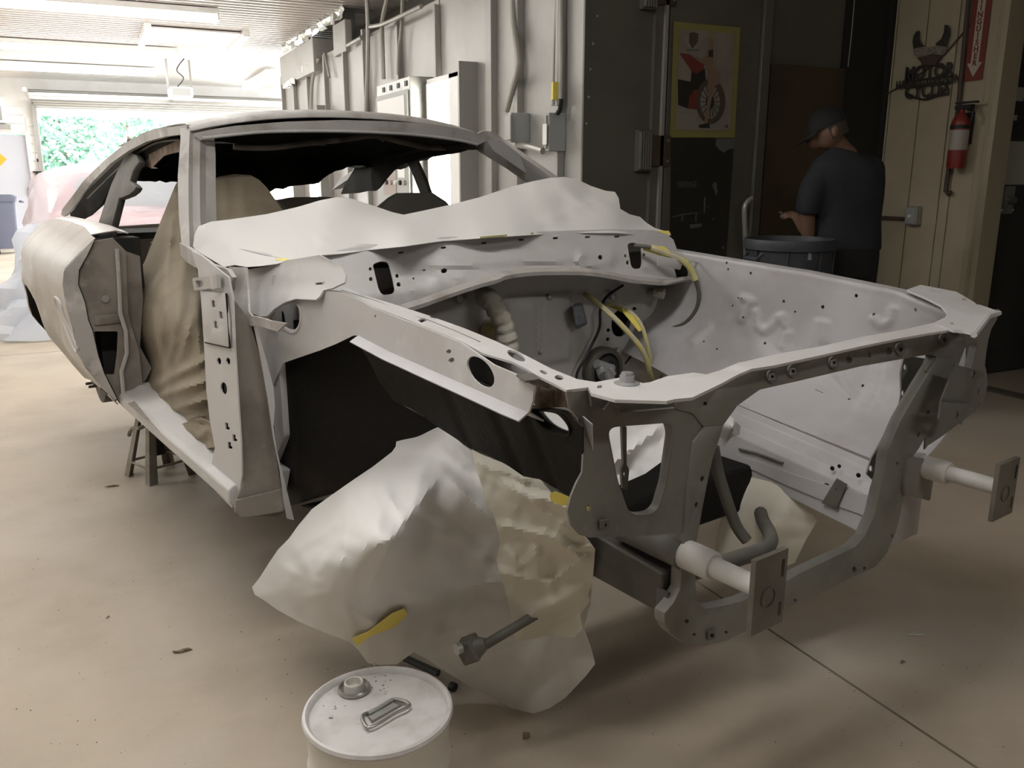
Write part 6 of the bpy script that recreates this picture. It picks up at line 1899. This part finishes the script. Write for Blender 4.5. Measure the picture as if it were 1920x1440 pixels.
# ------------------------------------------------------------------ covered car standing behind, plastic film
mat('red_paint', (.55, .05, .05), .35)
mat('glass_dark', (.03, .035, .04), .1)
pm = paperlike('plastic_film', (.82, .85, .90), (.80, .84, .92), .45, .3, bump=.5, bscale=9)
N_, L_ = pm.node_tree.nodes, pm.node_tree.links
tr_ = N_.new('ShaderNodeBsdfTransparent')
mx_ = N_.new('ShaderNodeMixShader')
mx_.inputs[0].default_value = .22
L_.new(N_['Material Output'].inputs[0].links[0].from_socket, mx_.inputs[1])
L_.new(tr_.outputs[0], mx_.inputs[2])
L_.new(mx_.outputs[0], N_['Material Output'].inputs[0])
c2 = empty('red_car', (.40, 10.75, 0), 0.0, 'red car under clear plastic film standing behind the stripped body', 'car')
def csec(y, half, z0, z1, z2, top):
    return [(-half, y, z0), (-half * 1.02, y, (z0 + z1) / 2), (-half * .97, y, z1), (-half * .80, y, z2), (-half * .55, y, top), (half * .55, y, top), (half * .80, y, z2), (half * .97, y, z1), (half * 1.02, y, (z0 + z1) / 2), (half, y, z0)]
MB().loft([csec(-2.1, .72, .35, .62, .68, .70), csec(-2.0, .84, .25, .72, .80, .83), csec(-1.0, .88, .22, .80, .90, .94), csec(-.75, .88, .22, .82, .93, .97), csec(-.2, .88, .22, .84, 1.15, 1.33), csec(.3, .88, .22, .85, 1.2, 1.40), csec(1.0, .88, .22, .85, 1.1, 1.28), csec(1.6, .86, .25, .85, .95, 1.0), csec(2.1, .75, .35, .75, .82, .85)]).build('body', 'red_paint', c2)
mk('windscreen', [(-.62, -.80, .985), (.62, -.80, .985), (.50, -.26, 1.325), (-.50, -.26, 1.325)], [(0, 1, 2, 3)], 'glass_dark', c2, thick=.012)
for sx in (-1, 1):
    for y in (-1.35, 1.3):
        MB().lathe([(0, -.1), (.20, -.1), (.31, -.09), (.32, -.06), (.32, .06), (.31, .09), (.20, .1), (0, .1)], 28, (sx * .80, y, .32), Matrix.Rotation(PI / 2, 3, 'Y')).build('wheel', 'rubber', c2)
MB().mm((-.8, -2.16, .42), (.8, -2.08, .54)).build('bumper', 'steel', c2, smooth=False, bev=.02)
for sx in (-.55, .55):
    MB().lathe([(0, 0), (.09, 0), (.08, .03), (0, .04)], 20, (sx, -2.07, .64), Matrix.Rotation(PI / 2, 3, 'X')).build('head_lamp', 'label_white', c2)
# film: tent over the car with skirts to the floor
nx, ny = 46, 60
V, Fc = [], []
for j in range(ny):
    yy = -2.75 + 5.3 * j / (ny - 1)
    for i in range(nx):
        a = -1 + 2 * i / (nx - 1)
        s_ = a * 1.9
        yc_ = max(-2.2, min(2.1, yy))
        top = .06 + lerp(yc_, [(-2.2, .72), (-2.0, .86), (-.75, 1.0), (-.2, 1.36), (.3, 1.43), (1.0, 1.31), (1.6, 1.04), (2.1, .88)])
        if abs(s_) < .92:
            x, z = s_, top - .12 * (abs(s_) / .92) ** 3
        else:
            r_ = abs(s_) - .92
            x, z = math.copysign(.92 + .20 * min(1, r_ / .8), s_), (top - .12) * (1 - r_ / .98)
        if yy < -2.2:
            z = z * max(0, 1 - (-2.2 - yy) / .5)
        z = max(z, .012)
        nz = noise.noise(Vector((x * 3, yy * 3, z * 3))) * .05 + crumple(x * 100 + 7, yy * 100 + z * 120, 22, 3.3) * .035
        if abs(s_) >= .92:
            x += math.copysign(nz * 1.4 + .04 * math.sin(yy * 9), s_)
        z = z + max(nz, -.01)
        V.append((x, yy + nz * .5, max(z, .01)))
for j in range(ny - 1):
    for i in range(nx - 1):
        Fc.append((j * nx + i, j * nx + i + 1, (j + 1) * nx + i + 1, (j + 1) * nx + i))
pf_ = mk('plastic_film', V, Fc, 'plastic_film', None, ang=40, label='crinkled clear plastic film draped over the red car to the floor', cat='plastic film')
pf_.location = c2.location
# gathered film lying by the wheel, with blue print
bg = empty('film_heap', tuple(W(52, 630, 'z', 0)), 0, 'bluish heap of gathered plastic film with blue print on floor', 'plastic film')
V, Fc = [], []
n1, n2 = 26, 14
for i in range(n1):
    for j in range(n2):
        th = 2 * PI * i / n1
        f_ = j / (n2 - 1)
        r_ = (.34 - .26 * f_ ** 1.4)
        p = Vector((math.cos(th) * r_ * 1.0 + .16 * f_, math.sin(th) * r_ * .7 + .3 * f_, .95 * f_ ** 1.1))
        k = .06 * noise.noise(p * 6) + .05 * crumple(p.x * 100, p.z * 100 + p.y * 60, 16, 1.7)
        V.append((p.x + math.cos(th) * k * 1.6, p.y + math.sin(th) * k * 1.6, max(p.z + k * .6 * (j > 0), .004)))
for i in range(n1):
    for j in range(n2 - 1):
        q = (i + 1) % n1
        Fc.append((i * n2 + j, q * n2 + j, q * n2 + j + 1, i * n2 + j + 1))
Fc.append(tuple(i * n2 + n2 - 1 for i in range(n1)))
mk('film_folds', V, Fc, 'plastic_film', bg, ang=35)
mat('blue_print', (.18, .26, .55), .5)
for r_ in range(3):
    for k in range(5 - r_):
        p = W(62 + r_ * 2 + k * 5, 575 + r_ * 8 - k * 3, 'y', bg.location.y - .42) - bg.location
        mk('print_mark', [p, p + Vector((.018, 0, .008)), p + Vector((.016, 0, .030)), p + Vector((-.003, 0, .022))], [(0, 1, 2, 3)], 'blue_print', bg, thick=.001)

# ------------------------------------------------------------------ barrel beside the man
mat('barrel_grey', (.05, .055, .066), .5, col2=(.036, .04, .05), scale=5)
bc = W(1482, 480, 'y', 3.62)
ba = empty('round_bin', (W(1482, 445, 'y', 3.60).x, 3.60, 0), 0, 'round grey rubbish barrel with thick rim beside the man', 'bin')
zb_ = W(1478, 452, 'y', 3.45).z
MB().lathe([(0, 0), (.18, 0), (.19, .02), (.228, zb_ - .06), (.230, zb_ - .06), (.247, zb_ - .055), (.251, zb_ - .02), (.245, zb_), (.230, zb_), (.222, zb_ - .02), (.18, .05), (0, .05)], 40).build('barrel_wall', 'barrel_grey', ba)
for k in range(8):
    t = 2 * PI * k / 8
    MB().tube([(.234 * math.cos(t), .234 * math.sin(t), zb_ - .06), (.212 * math.cos(t), .212 * math.sin(t), zb_ * .4)], .008, 6).build('rib', 'barrel_grey', ba)
for s_ in (-1, 1):
    MB().tube([(s_ * .245, -.06, zb_ - .07), (s_ * .27, -.05, zb_ - .10), (s_ * .27, .05, zb_ - .10), (s_ * .245, .06, zb_ - .07)], .011, 8).build('grip', 'barrel_grey', ba)
p_ = W(1528, 470, 'y', 3.36)
MB().mm((p_.x - ba.location.x - .02, p_.y - ba.location.y + .02, p_.z - .05), (p_.x - ba.location.x + .02, p_.y - ba.location.y + .03, p_.z + .04)).build('sticker', 'elec_grey', ba, smooth=False)
# pale hose by the dark door
MB().tube(spl([tuple(W(x, y, 'y', YB - .14)) for x, y in ((1410, 372), (1402, 378), (1396, 392), (1397, 430), (1399, 480), (1400, 560), (1402, 640), (1403, 690), (1404, 722))], 5, False), .017, 10).build('bent_pipe', 'conduit', label='pale pipe with curved top beside the dark door', cat='pipe')

# ------------------------------------------------------------------ the man
mat('skin', (.19, .107, .07), .55)
mat('tshirt', (.020, .023, .028), .85, col2=(.016, .018, .023), scale=6)
mat('trousers', (.012, .012, .012), .9)
mat('cap', (.012, .012, .012), .8)
mat('hair', (.06, .045, .035), .8)
mat('shoe', (.015, .014, .013), .6)
MX, MY = 3.91, 3.65
mn = empty('person', (MX, MY, 0), 0, 'man in dark tee shirt and black cap bending over the barrel', 'person')
cs_, sn_ = math.cos(HEAD), math.sin(HEAD)
# local frame of the figure: r = picture right, d = away from the camera, z up
def mp(r, d, z):
    return Vector((r * cs_ + d * sn_, -r * sn_ + d * cs_, z))
def ring(c, rx_, ry_, n=20, tilt=(0, 0), sq=1.0):
    out = []
    for k in range(n):
        t = 2 * PI * k / n
        cx, cy = math.cos(t), math.sin(t)
        cx = math.copysign(abs(cx) ** sq, cx)
        cy = math.copysign(abs(cy) ** sq, cy)
        r_, d_ = rx_ * cx, ry_ * cy
        out.append(mp(c[0] + r_, c[1] + d_, c[2] + tilt[0] * r_ + tilt[1] * d_))
    return out
def sweep(pts, n=14):
    """limb: (r, d, z, radius)"""
    P = [(mp(p[0], p[1], p[2]), p[3]) for p in pts]
    return [p for p, _ in P], [r for _, r in P]
# body (skin): neck, head, arms, hands, lower legs, one mesh by remeshing
b = MB()
HCn = (-.145, -.02, 1.605)
b.ball(mp(*HCn), (.076, .090, .108), 20, 14)                       # skull
b.ball(mp(HCn[0] - .045, HCn[1] + .045, HCn[2] - .055), (.055, .055, .055), 14, 10)   # jaw
for pts in ([(-.02, .0, 1.46, .062), (-.06, .0, 1.50, .058), (-.11, -.01, 1.55, .056)],
            [(-.20, -.03, 1.30, .048), (-.225, -.02, 1.16, .045), (-.205, .0, 1.02, .042), (-.205, .06, 1.05, .038), (-.215, .16, 1.10, .030), (-.225, .20, 1.12, .026)],
            [(.17, .10, 1.34, .048), (.185, .20, 1.20, .044), (.15, .27, 1.09, .042), (.04, .32, 1.10, .036), (-.10, .32, 1.12, .028)],
            [(-.02, .0, 1.33, .09), (.0, .01, 1.25, .10), (.02, .02, 1.05, .10)],
            [(-.09, .0, .9, .085), (-.10, .0, .5, .062), (-.10, .0, .12, .042)], [(.12, .02, .9, .085), (.13, .02, .5, .062), (.13, .02, .12, .042)], [(-.10, .03, .05, .04), (-.11, .14, .04, .04)], [(.13, .04, .05, .04), (.14, .15, .04, .04)]):
    P, R_ = sweep(pts)
    b.tube(P, R_, 12)
    b.ball(P[0], R_[0] * .98, 12, 8).ball(P[-1], R_[-1] * .98, 12, 8)
# hands: palm, four fingers and thumb, closed on a small tool
for hx, hy, hz in ((-.235, .225, 1.125), (-.13, .32, 1.12)):
    b.ball(mp(hx, hy, hz), (.034, .040, .022), 12, 8)
    for k in range(4):
        o_ = -.026 + k * .017
        l_ = (.85, 1.0, .95, .75)[k]
        P, R_ = sweep([(hx - .02, hy + o_, hz, .011), (hx - .05 * l_, hy + o_, hz + .006, .010), (hx - .066 * l_, hy + o_, hz - .012, .009), (hx - .055 * l_, hy + o_, hz - .030, .008)])
        b.tube(P, R_, 8)
    P, R_ = sweep([(hx, hy - .03, hz, .012), (hx - .025, hy - .045, hz - .012, .011), (hx - .045, hy - .035, hz - .022, .009)])
    b.tube(P, R_, 8)
# nose and ear
b.ball(mp(HCn[0] - .082, HCn[1] + .02, HCn[2] - .03), (.018, .018, .020), 8, 6)
b.ball(mp(HCn[0] + .012, HCn[1] - .086, HCn[2] - .02), (.022, .012, .030), 10, 8)
me_o = b.build('body', 'skin', mn)
rm = me_o.modifiers.new('remesh', 'REMESH')
rm.mode = 'VOXEL'
rm.voxel_size = .009
rm.use_smooth_shade = True
sm = me_o.modifiers.new('smooth', 'SMOOTH')
sm.iterations = 3
# tee shirt: torso with sleeves, remeshed to one cloth
s_ = MB()
secs = [ring((.035, .02, .93), .195, .135, 24, sq=.85), ring((.03, .02, 1.00), .193, .135, 24, sq=.85), ring((.02, .02, 1.12), .19, .132, 24, sq=.85), ring((.005, .01, 1.24), .205, .138, 24, sq=.85), ring((-.01, .0, 1.34), .215, .132, 24, (-.05, 0), sq=.85), ring((-.015, -.01, 1.415), .195, .115, 24, (-.10, 0), sq=.9), ring((-.02, -.01, 1.46), .135, .09, 24, (-.15, 0)), ring((-.045, -.01, 1.495), .078, .07, 24, (-.25, 0))]
s_.loft(secs)
for pts in ([(-.14, -.01, 1.38, .085), (-.20, -.03, 1.29, .080), (-.222, -.03, 1.20, .074), (-.225, -.025, 1.14, .070)], [(.13, .03, 1.38, .085), (.175, .10, 1.31, .078), (.19, .17, 1.23, .070)]):
    P, R_ = sweep(pts)
    s_.tube(P, R_, 16)
    s_.ball(P[0], R_[0], 14, 10)
so2 = s_.build('tee_shirt', 'tshirt', mn)
rm = so2.modifiers.new('remesh', 'REMESH')
rm.mode = 'VOXEL'
rm.voxel_size = .012
rm.use_smooth_shade = True
sm = so2.modifiers.new('smooth', 'SMOOTH')
sm.iterations = 6
t_ = MB()
t_.loft([ring((.035, .02, .78), .185, .13, 24, sq=.85), ring((.035, .02, .90), .186, .13, 24, sq=.85), ring((.035, .02, .965), .18, .125, 24, sq=.85)])
for sx in (-1, 1):
    P, R_ = sweep([(.035 + sx * .085, .02, .84, .105), (.03 + sx * .10, .02, .55, .088), (.02 + sx * .115, .02, .10, .075)])
    t_.tube(P, R_, 18)
to = t_.build('trousers', 'trousers', mn)
rm = to.modifiers.new('remesh', 'REMESH')
rm.mode = 'VOXEL'
rm.voxel_size = .014
rm.use_smooth_shade = True
for sx in (-.10, .13):
    s0_ = [(-.045, -.10), (.045, -.10), (.05, .05), (.04, .17), (-.04, .17), (-.05, .05)]
    MB().loft([[mp(sx + a, d + .03, .004) for a, d in rpoly(s0_, .03)], [mp(sx + a, d + .03, .05) for a, d in rpoly(s0_, .03)], [mp(sx + a * .8, d * .7 + .0, .10) for a, d in rpoly(s0_, .03)]]).build('shoe', 'shoe', mn)
# cap: crown, brim, hair below it
R3 = Matrix.Rotation(0, 3, 'Z')
cd_ = mp(-1, .35, 0).normalized()          # facing: left, a little away
side_ = Vector((-cd_.y, cd_.x, 0))
ctr = mp(*HCn)
dn = (cd_ * math.sin(.45) + Vector((0, 0, 1)) * math.cos(.45)).normalized()   # cap axis tipped forward
fx = (cd_ * math.cos(.45) - Vector((0, 0, 1)) * math.sin(.45)).normalized()
V, Fc = [], []
n1, n2 = 24, 8
for j in range(n2 + 1):
    ph = (PI / 2) * j / n2
    for i in range(n1):
        t = 2 * PI * i / n1
        V.append(ctr + (fx * math.cos(t) * .108 + side_ * math.sin(t) * .088) * math.cos(ph) + dn * (.012 + .108 * math.sin(ph)))
for j in range(n2):
    for i in range(n1):
        q = (i + 1) % n1
        Fc.append((j * n1 + i, j * n1 + q, (j + 1) * n1 + q, (j + 1) * n1 + i))
cp_ = mk('cap', V, Fc, 'cap', mn, thick=.004)
V = []
for i in range(9):
    t = -1.1 + 2.2 * i / 8
    e = fx * math.cos(t) * .108 + side_ * math.sin(t) * .088
    V += [ctr + e + dn * .014, ctr + e * 1.0 + fx * (.085 * math.cos(t * 1.1)) - dn * .018 + dn * .014]
mk('brim', V, [(2 * i, 2 * i + 1, 2 * i + 3, 2 * i + 2) for i in range(8)], 'cap', cp_, thick=.004)
hv = MB()
V, Fc = [], []
for j in range(6):
    for i in range(13):
        t = PI * .50 + PI * 1.0 * i / 12
        k = 1 - j / 6
        V.append(ctr + (fx * math.cos(t) * .100 + side_ * math.sin(t) * .083) * (1 - .10 * (j / 5) ** 2) + dn * (.014 - .075 * j / 5))
for j in range(5):
    for i in range(12):
        Fc.append((j * 13 + i, j * 13 + i + 1, (j + 1) * 13 + i + 1, (j + 1) * 13 + i))
mk('hair', V, Fc, 'hair', mn, thick=.006)
# small tool held
tl = MB().tube([mp(-.255, .20, 1.11), mp(-.315, .21, 1.14)], .007, 8).build('paint_brush', 'steel', label='small bright tool held in the man\'s hand', cat='tool')
tl.location = mn.location

# ------------------------------------------------------------------ litter on the floor
mat('litter', (.16, .12, .08), .9)
def bit(px, py, pts, label, nm='floor_scrap', m='litter', h_=.006):
    p = W(px, py, 'z', .001)
    o = plate(nm, pts, [], lambda a, b: Vector((a, b, h_ * (.5 + .5 * math.sin(a * 170 + b * 90)))), m, None, thick=.0015, step=.008, label=label, cat='litter')
    o.location = (p.x, p.y, .002)
bit(340, 1221, [(-.025, -.004), (.0, -.010), (.03, -.006), (.022, .008), (-.01, .004), (-.02, .008)], 'brown dry leaf scrap on the floor left of the pail')
bit(985, 1382, [(-.010, -.006), (.008, -.010), (.014, .004), (.0, .012)], 'dark crumb of dirt at the bottom right of the pail')
bit(1692, 1243, [(-.008, -.004), (.008, -.003), (.006, .006), (-.004, .005)], 'dark speck on the floor near the right seam', h_=.004)
bit(202, 1158, [(-.006, -.004), (.006, -.003), (.004, .005)], 'tiny dark speck on the floor near the left edge', h_=.004)
bit(1205, 1221, [(-.016, -.002), (.016, -.004), (.016, .0), (-.016, .003)], 'small pale sliver under the front frame', m='note_paper', h_=.003)
p = W(1718, 1190, 'z', .004)
MB().tube([(-.022, .012, 0), (.022, -.012, 0)], .0035, 8).build('cigarette_end', 'note_paper', label='pale thin stick lying on the right floor', cat='litter').location = (p.x, p.y, .004)
bit(210, 912, [(-.03, -.004), (.03, -.008), (.025, .003), (-.02, .006)], 'small dark chip on the floor beside the jack stand', h_=.004)
bit(1715, 1187, [(-.012, -.004), (.012, -.005), (.010, .004), (-.010, .004)], 'tiny torn white paper beside the thin stick', m='note_paper', h_=.002)
# dark round foot showing behind the pail
q = W(849, 1284, 'z', .02)
ft = empty('creeper_leg', (q.x, q.y, 0), .5, 'dark caster and bar poking out behind the pail', 'creeper')
MB().lathe([(0, -.008), (.012, -.008), (.013, 0), (.012, .008), (0, .008)], 18, (0, 0, .014), Matrix.Rotation(PI / 2, 3, 'X')).build('caster', 'rubber', ft)
e1, e2 = W(740, 1225, 'z', .03), W(822, 1262, 'z', .03)
m_ = Matrix.Rotation(-.5, 3, 'Z')
MB().tube([m_ @ (e1 - Vector((q.x, q.y, 0))), m_ @ (e2 - Vector((q.x, q.y, 0)))], .010, 8).build('bar', 'stand_dark', ft)

# grit scattered on the concrete
g_ = MB()
rr = random.Random(21)
for k in range(240):
    if k < 170:
        p = W(rr.uniform(0, 900), rr.uniform(880, 1435), 'z', 0)
    else:
        p = W(rr.uniform(900, 1900), rr.uniform(1150, 1435), 'z', 0)
    r_ = rr.uniform(.0006, .0022)
    g_.lathe([(0, 0), (r_, .0), (r_ * .6, r_ * .7), (0, r_ * .8)], 5, (p.x, p.y, .0003))
g_.build('floor_grit', 'litter', label='fine dark grit scattered over the concrete floor', cat='grit', kind='stuff')
